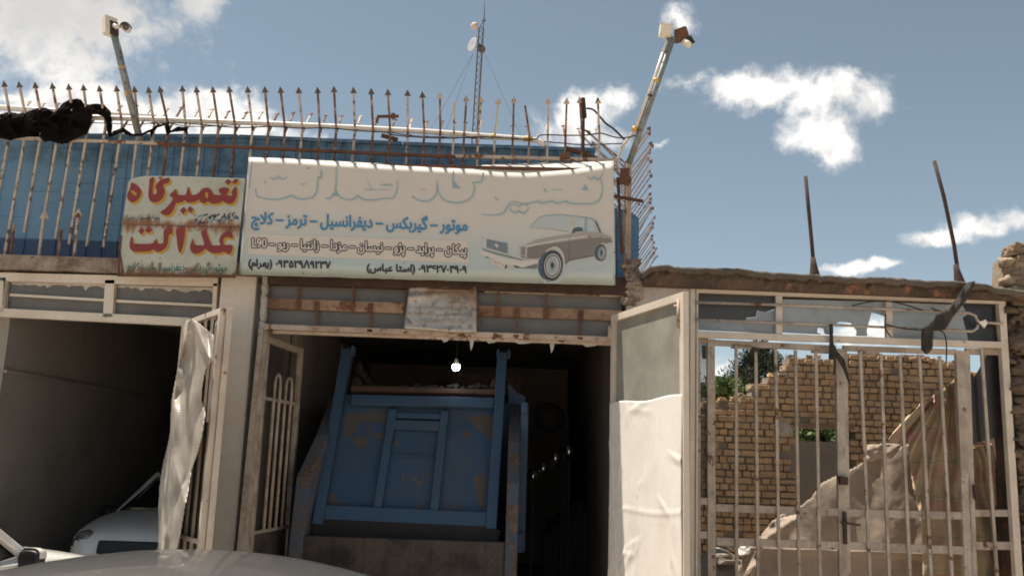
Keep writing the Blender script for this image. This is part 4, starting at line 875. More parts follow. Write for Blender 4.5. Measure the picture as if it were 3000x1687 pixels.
S([(1692, 560), (1684, 760), (1672, 962)], 6, 'print_black', .0026); S([(1680, 955), (1900, 905), (2100, 870)], 9, 'print_black', .0026); F(ell(2040, 640, 70, 75), 'print_brown', .0022); S([(2010, 548), (2050, 552)], 12, 'print_black', .0028, False); S([(2215, 540), (2250, 545)], 9, 'print_black', .0028, False)
S([(2420, 680), (2350, 730), (2310, 790)], 22, 'ink_faint', .0024); m.build('car_picture', None, banner)

# ------------------------------------------------------------------ painted sign
def r2(p): return (340 + p[0] * .2209, 500 + p[1] * .2209)
b0 = PS2.at(520, 805); sign = thing('painted_sign', (b0.x, b0.y, b0.z), 'rusty pale green enamel sign with big red yellow edged lettering left of the banner', 'sign')
m = MB(); up = [r2(p) for p in ((160, 165), (185, 125), (245, 98), (375, 72), (900, 78), (1712, 105), (1645, 742), (85, 708))]; lo = [r2(p) for p in ((84, 716), (1644, 750), (1578, 1392), (12, 1372))]
m.prism([PS2.at(*p) for p in up], -PS2.n * .012); m.prism([PS2.at(*p, -.001) for p in lo], -PS2.n * .012); m.build('sign_plate', 'sign_enamel', sign, bevel=.002)
m = MB(); m.beam(PS2.at(344, 806), PS2.at(690, 810), .02, .03, ref=PS2.n); m.beam(PS2.at(346, 806, .004), PS2.at(355, 690, .004), .012, .012, ref=PS2.n); m.beam(PS2.at(360, 800, .004), PS2.at(348, 720, .004), .012, .012, ref=PS2.n); m.build('frame', 'rust', sign)
HEH = ([(205, 160), (262, 182), (312, 228), (335, 278), (322, 332), (285, 388), (235, 418), (190, 414), (158, 385), (145, 335), (158, 290), (180, 245), (192, 195)], [(195, 262), (235, 268), (268, 298), (275, 322), (248, 328), (212, 304)])
GAF = [(445, 112), (500, 86), (504, 130), (492, 200), (486, 280), (492, 314), (524, 312), (540, 292), (535, 255), (522, 222), (532, 188), (560, 150), (590, 122), (650, 104), (706, 95), (702, 158), (650, 175), (622, 202), (642, 245), (645, 300), (625, 352), (590, 396), (540, 420), (490, 420), (450, 396), (430, 350), (432, 250), (440, 170)]
TAM = [(1590, 212), (1602, 262), (1600, 322), (1585, 380), (1552, 425), (1510, 440), (1465, 432), (1412, 405), (1370, 430), (1300, 441), (1250, 427), (1215, 406), (1188, 432), (1140, 430), (1112, 408), (1100, 384), (1062, 410), (990, 425), (942, 416), (912, 394), (872, 420), (820, 430), (794, 430), (772, 492), (742, 550), (702, 588), (650, 590), (585, 553), (642, 510), (700, 455), (735, 410), (754, 370), (710, 325), (742, 290), (796, 246), (806, 290), (818, 316), (850, 323), (922, 320), (942, 260), (956, 214), (972, 242), (985, 298), (1002, 322), (1060, 316), (1100, 288), (1140, 246), (1190, 226), (1240, 236), (1270, 270), (1288, 314), (1330, 322), (1392, 322), (1372, 290), (1357, 258), (1400, 226), (1470, 226), (1500, 245), (1484, 290), (1462, 320), (1500, 330), (1540, 330), (1532, 290), (1552, 245)]
LAT = [(630, 800), (690, 748), (742, 738), (746, 832), (702, 850), (690, 930), (678, 990), (640, 1040), (582, 1074), (530, 1070), (490, 1042), (450, 1068), (380, 1075), (250, 1075), (200, 1050), (178, 1005), (186, 930), (206, 870), (220, 900), (226, 948), (252, 968), (400, 970), (480, 964), (512, 930), (536, 900), (545, 956), (582, 968), (620, 958), (630, 900)]
ALF = [(795, 790), (850, 745), (915, 742), (912, 850), (892, 980), (865, 1065), (848, 1090), (830, 1068), (815, 1000), (804, 900)]
AD = [(1125, 820), (1150, 792), (1192, 776), (1215, 850), (1240, 920), (1272, 984), (1330, 990), (1386, 985), (1370, 942), (1372, 900), (1400, 848), (1442, 815), (1500, 806), (1538, 830), (1545, 895), (1470, 880), (1432, 900), (1420, 948), (1442, 984), (1545, 990), (1530, 1080), (1500, 1105), (1432, 1076), (1390, 1090), (1300, 1095), (1230, 1070), (1180, 1035), (1140, 1076), (1080, 1100), (1030, 1098), (996, 1070), (980, 1010), (1000, 940), (1016, 902), (1026, 950), (1060, 984), (1120, 988), (1168, 984), (1150, 900)]
DOTS = [[(1440, 155), (1485, 110), (1535, 145), (1490, 190)], [(1537, 150), (1580, 108), (1630, 125), (1580, 180)], [(845, 530), (895, 480), (938, 525), (890, 582)], [(942, 520), (975, 470), (1030, 510), (990, 562)], [(290, 800), (340, 750), (380, 790), (335, 850)], [(385, 790), (435, 735), (482, 790), (430, 832)], [(556, 100), (575, 82), (612, 84), (592, 106)]]
LOOPS = [[spline(l, True, 3) for l in HEH], [spline(GAF, True, 3)], [spline(TAM, True, 3), spline([(1180, 300), (1200, 288), (1220, 310), (1216, 362), (1192, 352)], True, 3)], [spline(LAT, True, 3)], [spline(ALF, True, 3)], [spline(AD, True, 3)]] + [[d] for d in DOTS]
m = MB()
for lp in LOOPS:
    flat(m, lp, PS2, 'ink_red', .0032, r2)
    for k in range(5): flat(m, [lp[0]], PS2, 'ink_yellow', .001 + .0003 * k, lambda p: r2((p[0] + 6 + 5 * k, p[1] + 6 + 6 * k)))
m.build('lettering', None, sign)
m = MB(); write(m, visual(['کلاچ', '-', 'ترمز', '-', 'دیفرنسیال', '-', 'گیربکس', '-', 'موتور']), r2((150, 1320)), r2((1470, 1335)), 33, PS2, 'ink_green', .0016, .5)
write(m, visual(['بنزینی', ' ', 'ماشینهای', ' ', 'انواع', 'و']), r2((140, 640)), r2((578, 655)), 24, PS2, 'ink_navy', .0016, .1, slant=.12); m.build('lettering', None, sign)
m = MB(); rr = random.Random(31)
for i in range(46):
    x = 1060 + 560 * (i / 46); y = 630 + rr.uniform(-55, 45) - (x - 1300) * .06
    stroke(m, [r2((x, y)), r2((x + rr.uniform(-30, 20), y + rr.uniform(-25, 30))), r2((x + rr.uniform(-50, 30), y + rr.uniform(0, 50)))], rr.uniform(2, 5), PS2, rr.choice(['ink_navy', 'ink_navy', 'print_black', 'ink_blue']), .0016 + i * .00004)
m.build('smudged_lettering', None, sign)

# ------------------------------------------------------------------ embossed plate over the doorway
pc = at(1290, 965, -.03); PP = Plane((0, -.035, pc.z), (0, -1, .06)); plate = thing('embossed_plate', (pc.x, -.03, pc.z), 'stained metal plate embossed with flowing script hanging over the big doorway', 'plaque')
m = MB(); nx, ny = 26, 20; q = [(1198, 839), (1399, 831), (1397, 977), (1183, 963)]; vs = []
for j in range(ny + 1):
    for i in range(nx + 1):
        u, v = i / nx, j / ny; x = (q[0][0] * (1 - u) + q[1][0] * u) * (1 - v) + (q[3][0] * (1 - u) + q[2][0] * u) * v; y = (q[0][1] * (1 - u) + q[1][1] * u) * (1 - v) + (q[3][1] * (1 - u) + q[2][1] * u) * v
        h = .010 * fb(u * 2.2, v * 2.2, 3) + .018 * math.exp(-((v - .27 + .18 * u) / .05) ** 2) * max(0, 1 - u * 1.5) + (.008 if (i in (1, nx - 1) or j in (1, ny - 1)) else 0)
        vs.append(PP.at(x, y, h))
m.add(vs, [(j * (nx + 1) + i, j * (nx + 1) + i + 1, (j + 1) * (nx + 1) + i + 1, (j + 1) * (nx + 1) + i) for j in range(ny) for i in range(nx)])
o = m.build('tin_sheet', 'tin_plate', plate, smooth=True); md = o.modifiers.new('thickness', 'SOLIDIFY'); md.thickness = .002; md.offset = -1
m = MB(); rr = random.Random(8)
for (y0, xa, xb, s) in ((860, 1268, 1310, 5), (882, 1310, 1362, 11), (902, 1215, 1382, 9), (918, 1212, 1384, 11), (938, 1228, 1362, 10)):
    x = xa
    while x < xb:
        yy = y0 + rr.uniform(-3, 3) + (x - 1290) * .03; w = rr.uniform(5, 12); k = rr.random()
        pts = [(x, yy), (x + w * .5, yy + s * .45), (x + w, yy)] if k < .5 else [(x, yy - s * .8), (x + 1, yy + s * .3), (x + w * .6, yy + s * .4)] if k < .8 else [(x, yy), (x + w * .3, yy - s * .5), (x + w * .7, yy), (x + w * .2, yy + s * .4)]
        p3 = [PP.at(*p, .012) for p in spline(pts, False, 3)]; m.tube(p3, .0035, 5); x += w * rr.uniform(.5, .9)
for cx, cy in ((1218, 857), (1381, 853), (1201, 944), (1377, 957)):
    for r_ in (.010, .020): m.tube([PP.at(cx, cy, .012) + V((r_ * math.cos(a), 0, r_ * math.sin(a))) for a in [k * math.pi / 6 for k in range(13)]], .003, 5)
m.tube([PP.at(1290 + 92 * math.cos(a), 905 + 58 * math.sin(a) + 2 * math.cos(a), .011) for a in [k * math.pi / 16 for k in range(33)]], .003, 5)
m.build('raised_script', 'tin_plate', plate, smooth=True)

# ------------------------------------------------------------------ lit bulb
bp = at(1336, 1074, 1.3); lamp = thing('hanging_bulb', (bp.x, bp.y, bp.z - .04), 'single lit white bulb hanging on a thin wire inside the big doorway', 'light bulb')
m = MB(); m.lathe(bp, (0, 0, 1), [(-.045, .002), (-.042, .018), (-.028, .034), (-.008, .042), (.012, .040), (.022, .034)], 36); m.build('bulb', 'bulb_light', lamp, smooth=True)
m = MB(); m.lathe(bp, (0, 0, 1), [(.0225, .034), (.045, .024), (.06, .02), (.085, .018)], 16); m.build('socket', 'white_plastic', lamp, smooth=True)
m = MB(); m.tube([bp + V((0, 0, .085)), bp + V((.006, 0, .25)), V((bp.x, bp.y, ZB - .02))], .005, 6); m.build('wire', 'cable', lamp)

# ------------------------------------------------------------------ garbage truck backed into the big bay
def r7(p): return (700 + p[0] * .626, 780 + p[1] * .626)
tb = at(1190, 1562, .9); TL_ = R(19); PT = Plane(tb, (0, -math.cos(TL_), math.sin(TL_)))
def T7(x, y, o=0.0): return PT.at(*r7((x, y)), o)
truck = thing('garbage_truck', (tb.x, 3.5, 0), 'old blue refuse truck with dented tailgate parked rear outwards in the big doorway', 'truck')
tg = MB(); tg.prism([T7(500, 600, -.05), T7(1225, 620, -.05), T7(1180, 1260, -.05), T7(375, 1225, -.05)], -PT.n * .04); tail = tg.build('tailgate', 'truck_panel', truck)
def tbar(name, a, b, w, d, o=0.0, mat='truck_blue', bev=.006):
    m = MB(); m.beam(T7(*a, o), T7(*b, o), w, d, ref=PT.n); return m.build(name, mat, tail, bevel=bev)
tbar('lift_arm', (508, 400), (372, 1215), .105, .17); tbar('lift_arm', (1233, 418), (1180, 1235), .105, .17)
tbar('cross_beam', (528, 630), (1192, 645), .115, .10, .0); tbar('cross_beam', (404, 1158), (1160, 1192), .155, .10, .0)
tbar('rib', (722, 672), (648, 1140), .085, .07, -.01); tbar('rib', (964, 680), (912, 1160), .085, .07, -.01)
tbar('rib', (738, 700), (950, 705), .06, .06, -.015); tbar('rib', (718, 742), (938, 750), .105, .05, -.01, 'truck_panel'); tbar('rib', (700, 884), (918, 893), .010, .02, -.015)
for poly in ([(510, 690), (700, 690), (696, 715), (650, 730), (610, 728), (560, 740), (530, 790), (500, 800), (492, 740)], [(1075, 700), (1190, 705), (1185, 810), (1168, 812), (1160, 790), (1130, 770), (1110, 762), (1098, 735), (1075, 715)], [(540, 805), (570, 798), (605, 806), (600, 835), (580, 852), (555, 845), (538, 828)],
             [(640, 780), (672, 775), (680, 800), (655, 812), (638, 800)], [(1095, 985), (1150, 970), (1158, 1000), (1150, 1110), (1120, 1125), (1112, 1060)], [(420, 1075), (450, 1060), (460, 1100), (520, 1115), (620, 1128), (615, 1142), (430, 1128)], [(825, 1122), (845, 1118), (850, 1138), (830, 1142)], [(604, 755), (616, 750), (618, 790), (608, 792)], [(1050, 770), (1085, 775), (1080, 800), (1055, 798)]):
    m = MB(); pts = spline(poly, True, 4); m.prism([T7(x + 5 * fb(x * .05, y * .05, 1), y + 5 * fb(x * .05, y * .05, 8), -.048) for x, y in pts], -PT.n * .001); m.build('mud_patch', 'mud_dry', tail)
m = MB(); m.prism([T7(362, 1180, .055), T7(1170, 1216, .055), T7(1226, 1236, .05), T7(1208, 1296, .03), T7(1000, 1291, .03), T7(980, 1284, .03), T7(900, 1288, .03), T7(345, 1262, .03), T7(336, 1205, .045)], -PT.n * .12); m.build('rubber_lip', 'truck_black', tail)
m = MB(); m.beam(T7(530, 588, -.06), T7(1200, 605, -.06), .05, .22, ref=PT.n); m.build('top_edge', 'truck_rust', tail)
m = MB(); rr = random.Random(6)
for i in range(20):
    x = 545 + i * 33; m.beam(T7(x, 575 + rr.uniform(-8, 4), -.10), T7(x + rr.uniform(14, 40), 572 + rr.uniform(-16, 4), -.10), rr.uniform(.02, .05), .08, ref=PT.n)
m.build('caked_dirt', 'truck_black', tail)
for a in ((510, 395), (1238, 412)):
    m = MB(); c = T7(*a, 0); m.box((c.x - .07, c.y - .05, c.z - .05), (c.x - .045, c.y + .1, c.z + .05)); m.box((c.x + .045, c.y - .05, c.z - .05), (c.x + .07, c.y + .1, c.z + .05)); m.tube([c + V((-.08, .02, .01)), c + V((.08, .02, .01))], .025, 10); m.build('pivot', 'truck_blue', tail)
HX0, HX1 = at(*r7((275, 1010)), .8).x, at(*r7((1312, 1010)), .8).x
zc = lambda y: at(*r7((800, y)), .8).z
m = MB()
def plate_side(X0, X1, mb):
    prof = [(.62, .55), (.62, zc(1300)), (.72, zc(1000)), (1.05, zc(800)), (1.62, zc(610)), (2.2, zc(590)), (2.2, .55)]
    n = len(prof); vs = [(X0 + (.10 if z > zc(900) and X0 < 0 else 0), y, z) for y, z in prof] + [(X1 + (.10 if z > zc(900) and X0 < 0 else 0), y, z) for y, z in prof]
    mb.add(vs, [tuple(range(n)), tuple(range(2 * n - 1, n - 1, -1))] + [(i, (i + 1) % n, (i + 1) % n + n, i + n) for i in range(n)])
plate_side(HX0, HX0 + .13, m); hop = m.build('hopper_side', 'truck_side', truck, bevel=.01)
m = MB(); plate_side(HX1 - .12, HX1, m); m.build('hopper_side', 'truck_side', truck, bevel=.01)
m = MB(); m.box((HX0 + .132, .66, .5), (HX1 - .122, .76, at(*r7((760, 1275)), .66).z)); m.box((HX0 + .132, .762, .5), (HX1 - .122, 2.2, .62)); m.build('hopper_wall', 'truck_dirty', truck, bevel=.008)
m = MB(); zt_ = at(*r7((1340, 640)), 1.4).z
m.box((HX0 + .05, 2.21, .7), (HX1 + .04, 6.0, zt_ + .05))
for y in (1.3, 1.62, 2.3, 3.2, 4.1, 5.0): m.box((HX1 + .001, y, .75), (HX1 + .085, y + .09, zt_ - .02))
m.box((HX1 + .001, 1.2, zt_ - .12), (HX1 + .07, 2.2, zt_)); m.box((HX1 + .001, 1.2, .75), (HX1 + .06, 2.2, .95)); m.build('body', 'truck_blue', truck, bevel=.008)
m = MB(); m.box((HX0 + .1, 6.05, .6), (HX1 - .1, 7.4, 2.3)); cab = m.build('cab', 'truck_blue', truck, bevel=.08)
m = MB(); m.box((HX0 + .2, 7.401, 1.45), (HX1 - .2, 7.41, 2.1)); m.build('windscreen', 'dark_glass', cab)
m = MB(); m.box((HX0 + .7, 1.0, .5), (HX0 + .85, 7.2, .69)); m.box((HX1 - .85, 1.0, .5), (HX1 - .7, 7.2, .69)); m.build('chassis_rail', 'truck_black', truck)
for y in (3.0, 6.6):
    for x, s in ((HX0 + .25, -1), (HX1 - .25, 1)):
        m = MB(); m.lathe((x, y, .46), (s, 0, 0), [(-.12, .30), (-.11, .43), (-.08, .46), (.08, .46), (.11, .43), (.12, .30)], 28); w = m.build('wheel', 'tyre', truck, smooth=True)
        m = MB(); m.lathe((x, y, .46), (s, 0, 0), [(.04, .27), (.125, .28), (.115, .2), (.14, .08), (.15, .001)], 24); m.build('rim', 'truck_dirty', w)
m = MB(); m.tube([T7(548, 470, -.2), T7(620, 570, -.35)], .06, 10); m.tube([T7(560, 450, -.15), T7(575, 490, -.2)], .03, 8); m.build('hydraulic_ram', 'truck_black', truck, smooth=True)
m = MB(); m.prism([T7(535, 520, -.12), T7(560, 520, -.12), T7(610, 590, -.12), T7(530, 595, -.12)], -PT.n * .03); m.prism([T7(1195, 520, -.12), T7(1205, 600, -.12), T7(1150, 600, -.12)], -PT.n * .03); m.build('corner_gusset', 'truck_dirty', tail)
m = MB(); m.prism([at(*r7(p), 1.9) for p in ((1262, 545), (1300, 590), (1340, 610), (1340, 660), (1262, 640))], (0, .04, 0)); m.build('side_guard', 'truck_blue', truck)
cr = at(1425, 1150, 2.6); m = MB(); cw, ch = .42, .20
for k in range(6):
    z = cr.z + ch * k / 5
    m.box((cr.x - cw, 2.6, z), (cr.x + cw, 2.62, z + .014)); m.box((cr.x - cw, 3.1, z), (cr.x + cw, 3.12, z + .014))
    m.box((cr.x - cw, 2.622, z), (cr.x - cw + .02, 3.098, z + .014)); m.box((cr.x + cw - .02, 2.622, z), (cr.x + cw, 3.098, z + .014))
for k in range(13): x = cr.x - cw + .012 + (2 * cw - .04) * k / 12; m.box((x, 2.596, cr.z + .001), (x + .016, 2.599, cr.z + ch)); m.box((x, 3.122, cr.z), (x + .016, 3.126, cr.z + ch))
m.box((cr.x - cw, 2.623, cr.z - .02), (cr.x + cw, 3.1, cr.z - .002))
tag(m.build('plastic_crate', 'truck_rust'), 'openwork plastic crate on top of the blue refuse truck', 'crate')

# things in the dark beside the truck
def r8b(p): return (1500 + p[0] * .4188, 1080 + p[1] * .4188)
a, b, c = at(*r8b((375, 320)), 3.2), at(*r8b((150, 325)), 3.2), at(*r8b((355, 540)), 3.2)
st = thing('workshop_stand', (a.x, 3.2, 0), 'tall dark steel post with braced arm standing beside the refuse truck', 'stand')
m = MB(); m.beam(V((a.x, 3.2, .02)), a, .08, .08); m.box((a.x - .2, 3.0, 0), (a.x + .2, 3.4, .02)); m.build('post', 'truck_black', st)
m = MB(); m.beam(a + V((.04, -.001, -.03)), b, .07, .07); m.beam(c, at(*r8b((262, 395)), 3.2), .035, .035); m.build('arm', 'truck_black', st)
m = MB(); m.lathe(at(*r8b((265, 340)), 3.15), (0, -1, .1), [(-.06, .02), (-.05, .16), (0, .19), (.05, .16), (.06, .02)], 20); m.build('pulley', 'truck_black', st, smooth=True)
for k, p in enumerate(((400, 575), (305, 620), (218, 690), (147, 745))):
    q = at(*r8b(p), 2.5 + .03 * k); m = MB(); m.lathe(q, (0, -1, .15), [(-.05, .02), (-.04, .055), (0, .075), (.03, .06), (.05, .035), (.058, .002)], 16)
    tag(m.build('metal_dish', 'chrome', smooth=True), 'small round polished metal dish glinting in the dark beside the truck', 'dish', 'glinting dishes in the dark bay')
q = [at(*r8b(p), 2.56) for p in ((405, 590), (150, 765))]; m = MB(); m.beam(q[0], q[1], .04, .02)
for qq in q: m.beam(V((qq.x, qq.y + .05, qq.z)), V((qq.x, qq.y + .05, 0)), .025, .025, mat=None)
tag(m.build('sloping_rack', 'truck_black'), 'dark sloping rack carrying the round metal dishes beside the truck', 'rack')
for k, (x0, y0, x1, y1, lb) in enumerate(((565, 340, 690, 450, 'dark picture frame hanging high on the back wall near the white door'), (585, 480, 672, 570, 'small dark frame hanging below the other frame near the white door'))):
    m = MB(); p = [at(*r8b(c), 7.4) for c in ((x0, y0), (x1, y0), (x1, y1), (x0, y1))]; m.prism(p, (0, .08, 0))
    o = m.build('picture_frame', 'truck_black'); tag(o, lb, 'picture frame'); m = MB(); cc_ = sum(p, V()) / 4; m.prism([cc_ + (x - cc_) * .82 + V((0, -.003, 0)) for x in p], (0, .002, 0)); m.build('picture', 'inner_dark', o)
wl = at(*r8b((445, 330)), 7.3); m = MB(); m.lathe(wl, (0, 0, 1), [(-.30, .10), (-.28, .16), (-.1, .17), (-.05, .10), (0, .09), (.05, .13), (.25, .12), (.28, .04)], 16); tag(m.build('wall_lantern', 'truck_black', smooth=True), 'dark lantern shape fixed high on the back wall right of the truck', 'lantern')
rr = random.Random(15)
for k in range(7):
    x, y, s = rr.uniform(.45, .95), 3.6 + rr.uniform(-.4, 2), rr.uniform(.2, .4); m = MB(); h = rr.uniform(.5, 1.3)
    m.box((x - s / 2, y, 0), (x + s / 2, y + s, h)); m.box((x - s / 2 + .03, y - .01, h * .55), (x + s / 2 - .03, y + .01, h * .6)); m.lathe((x, y + s / 2, h), (0, 0, 1), [(0, s * .4), (.12, s * .42), (.2, s * .2), (.22, .01)], 14)
    tag(m.build('workshop_cabinet', 'truck_black'), 'dark workshop cabinet barely visible in the unlit bay right of the truck', 'cabinet', 'dark cabinets in the bay')

# ------------------------------------------------------------------ gate wall: pier, beam, stone wall
def r8(p): return (1750 + p[0] * .6534, 740 + p[1] * .6534)
def rz_(p): return (1960 + p[0] * .4037, 800 + p[1] * .4037)
m = MB(); top = [(1836, 905), (1838, 812), (1850, 803), (1880, 806), (1915, 801), (1940, 806), (1952, 822), (1975, 836), (2000, 838), (2046, 842)]
ppanel(m, top + [(2046, 1760), (1826, 1760)], .0, .30); tag(m.build('plaster_pier', 'plaster_broken'), 'crumbling white plaster pier between the big doorway and the barred gate', 'pier')
beam_t = [(1880, 800), (1900, 782), (1950, 776), (2000, 784), (2060, 786), (2160, 787), (2240, 797), (2385, 806), (2500, 813), (2600, 813), (2700, 822), (2800, 824), (2870, 831), (2940, 846), (3000, 852), (3150, 862)]
yw = thing('mud_beam', at(2450, 880, .1), 'dark crumbling mud roof beam with wavy felt edge above the barred gate', 'beam')
m = MB(); rings = []
for i in range(90):
    x = 1884 + (3140 - 1884) * i / 89; yt = lerp(beam_t, x) + 3 * fb(x * .02, 1); p = at(x, yt + 12, -.1); n1, n2 = fb(x * .03, 5), fb(x * .05, 9)
    lo = at(x, 838 + (x - 1960) * .040, -.1).z
    rings.append([V((p.x, y, z)) for y, z in ((-.10 + .03 * n1, lo), (-.13 + .04 * n2, (lo + p.z) / 2 + .02 * n1), (-.12 + .03 * n1, p.z), (.45, p.z), (.45, lo))])
m.loft(rings, closed=True); m.build('mud_face', 'mud_beam', yw, smooth=False)
m = MB(); rings = []
for i in range(120):
    x = 1880 + (3150 - 1880) * i / 119; yt = lerp(beam_t, x) + 2.5 * fb(x * .03, 2) + 2 * fb(x * .09, 6); p = at(x, yt, -.16); dr_ = .045 + .03 * fb(x * .022, 3) + .018 * fb(x * .08, 8); yo = -.17 + .04 * fb(x * .03, 7)
    rings.append([V((p.x, y, z)) for y, z in ((yo, p.z - dr_ - .015), (yo - .03, p.z - dr_ * .5), (yo - .01, p.z), (.1, p.z + .02), (.5, p.z - .01), (.5, p.z - .05), (yo + .06, p.z - dr_ * .4 - .03))])
m.loft(rings, closed=True); m.build('felt_edge', 'roof_felt', yw, smooth=True)
for i, (a, b, bend, lb) in enumerate((((2360, 517), (2387, 806), .0, 'straight rusty rod standing on the beam above the barred gate'), ((2737, 472), (2812, 826), .02, 'slightly bent leaning rusty rod on the beam near the stone wall'))):
    p, q = at(*b, .05), at(*a, .05); rd = thing('roof_rod', p, lb, 'rod', 'rods on the gate beam')
    m = MB(); m.tube([p - V((0, 0, .05)), p + (q - p) * .3 + V((bend, 0, 0)), p + (q - p) * .7 + V((bend, 0, 0)), q], .019, 8); m.build('rod', 'rust_dark', rd, smooth=True)
    m = MB(); m.lathe(p - V((0, 0, .03)), (q - p), [(0, .055), (.05, .045), (.12, .032), (.2, .022)], 10); m.build('mortar_base', 'rust_dark', rd, smooth=True)
stone = thing('stone_wall', at(2990, 1650, 0), 'rough mud and rubble stone wall at the right edge beside the barred gate', 'wall')
m = MB(); ppanel(m, [(2950, 880), (2950, 850), (3400, 870), (3400, 1900), (2995, 1900), (2978, 1500)], .05, .5); m.build('mud_core', 'mud_beam', stone)
m = MB(); rr = random.Random(44)
for i in range(230):
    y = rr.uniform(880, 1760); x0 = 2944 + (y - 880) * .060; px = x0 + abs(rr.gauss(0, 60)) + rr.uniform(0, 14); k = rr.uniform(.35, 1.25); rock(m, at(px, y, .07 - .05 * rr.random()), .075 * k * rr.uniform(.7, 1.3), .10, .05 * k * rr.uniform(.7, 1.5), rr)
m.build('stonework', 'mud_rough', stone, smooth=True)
pier = thing('stone_pier', at(3000, 850, .1), 'ochre rubble stone pier rising above the beam at the right edge', 'pier')
m = MB()
for i in range(70):
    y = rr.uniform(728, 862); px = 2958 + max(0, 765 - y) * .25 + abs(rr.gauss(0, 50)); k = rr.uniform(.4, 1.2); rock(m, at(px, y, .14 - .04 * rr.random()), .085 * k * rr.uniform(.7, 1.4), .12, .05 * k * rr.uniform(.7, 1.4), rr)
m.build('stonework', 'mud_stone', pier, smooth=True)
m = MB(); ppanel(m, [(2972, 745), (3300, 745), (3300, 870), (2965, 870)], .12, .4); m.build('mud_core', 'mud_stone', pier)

# ------------------------------------------------------------------ barred gate
gate = thing('barred_gate', (at(2470, 1687, .02).x, .02, 0), 'cream painted barred steel double gate with broken transom panes below the mud beam', 'gate')
m = MB()
for a, b, w in (((425, 145), (418, 1600), 22), ((446, 152), (440, 1600), 8), ((1806, 212), (1893, 1600), 32)):
    pbar(m, r8(a), r8(b), w * .6534, .02, .07)
for a, b, w in (((440, 165), (1800, 215), 32), ((445, 366), (1815, 415), 28)): pbar(m, r8(a), r8(b), w * .6534, .015, .06)
for a, b, w in (((812, 195), (812, 365), 30), ((1304, 215), (1306, 385), 28)): pbar(m, r8(a), r8(b), w * .6534, .02, .05)
m.build('gate_frame', 'cream_clean', gate, bevel=.004)
m = MB(); z8 = lambda p, Y=-.03: at(*rz_(p), Y)
m.tube([z8(p) for p in ((190, 212), (800, 230), (1500, 256), (2180, 290), (2225, 310), (2245, 355), (2235, 400), (2200, 422), (1400, 385), (800, 360), (190, 338))], .013, 8); m.tube([z8((2300, 358)), z8((2420, 366))], .013, 8); m.build('arched_bar', 'cream_bar', gate, smooth=True)
for pts, mt in (([(215, 150), (768, 168), (768, 258), (700, 285), (640, 270), (630, 320), (565, 322), (555, 345), (210, 335)], 'brown_glass'), ([(210, 337), (556, 347), (566, 324), (632, 322), (642, 272), (702, 287), (768, 262), (768, 440), (210, 412)], 'sky_reflect_glass'),
                ([(822, 190), (1562, 208), (1562, 310), (1470, 285), (1455, 340), (1435, 420), (1440, 455), (1360, 455), (1362, 420), (1320, 362), (1240, 350), (1190, 380), (1195, 430), (1180, 450), (1130, 440), (1120, 400), (1080, 395), (1075, 430), (1110, 445), (822, 430)], 'sky_reflect_glass'),
                ([(1620, 212), (2130, 232), (2160, 300), (2130, 320), (2150, 400), (2165, 450), (2170, 488), (1620, 470)], 'sky_reflect_glass'), ([(2132, 228), (2368, 232), (2385, 498), (2172, 488), (2166, 450), (2152, 400), (2132, 322), (2162, 300)], 'dark_glass')):
    q = MB(); ppanel(q, [rz_(p) for p in pts], .055, .005); q.build('glass_pane', mt, gate)
m = MB(); m.prism([z8(p, -.05) for p in ((2240, 345), (2265, 350), (2300, 335), (2312, 365), (2290, 398), (2265, 370))], (0, .02, 0)); m.build('tied_rag', 'white_sheet', gate)
def gleaf(stiles, bars, rails, lab):
    m = MB()
    for a, b, w in stiles: pbar(m, r8(a), r8(b), w * .6534, .06, .05)
    for a, b, w in rails: pbar(m, r8(a), r8(b), w * .6534, .065, .04)
    lf = m.build('gate_leaf', 'cream_bar', gate, bevel=.003)
    for xa, ya, xb in bars:
        m = MB(); pbar(m, r8((xa, ya)), r8((xb + (xb - xa) * .15, 1600)), 13 * .6534, .03, .022); m.build('gate_bar', 'cream_bar', lf)
    return lf
L1 = gleaf([((508, 388), (512, 1600), 34), ((1083, 432), (1102, 1600), 34)], [(622, 415, 625), (710, 425, 720), (799, 432, 815), (888, 438, 905), (979, 443, 998)],
           [((525, 404), (1068, 430), 26), ((600, 420), (690, 424), 18), ((960, 440), (1050, 444), 18), ((530, 1142), (1085, 1162), 32), ((532, 1292), (1090, 1312), 34)], '')
L2 = gleaf([((1108, 436), (1126, 1600), 18), ((1622, 440), (1668, 1600), 38)], [(1178, 445, 1222), (1270, 452, 1308), (1356, 458, 1402), (1443, 462, 1497), (1534, 464, 1590)],
           [((1100, 428), (1606, 446), 24), ((1170, 444), (1260, 450), 16), ((1125, 1165), (1650, 1178), 32), ((1128, 1312), (1658, 1334), 34)], '')
L3 = gleaf([((455, 392), (456, 1600), 10)], [], [((445, 392), (495, 396), 26), ((445, 1112), (495, 1114), 30), ((445, 1262), (495, 1264), 32)], '')
L4 = gleaf([((1652, 440), (1690, 1600), 26)], [(1722, 432, 1792)], [((1665, 1166), (1850, 1166), 30), ((1670, 1312), (1880, 1312), 34), ((1650, 442), (1800, 446), 28)], '')
m = MB(); ppanel(m, [r8(p) for p in ((450, 405), (492, 405), (492, 1100), (450, 1100))], .11, .005); m.build('glass_pane', 'smoked_glass', gate)
m = MB(); ppanel(m, [r8(p) for p in ((1745, 462), (1795, 462), (1812, 820), (1672, 862), (1660, 520), (1690, 560))], .11, .005); m.build('glass_pane', 'dark_glass', gate)
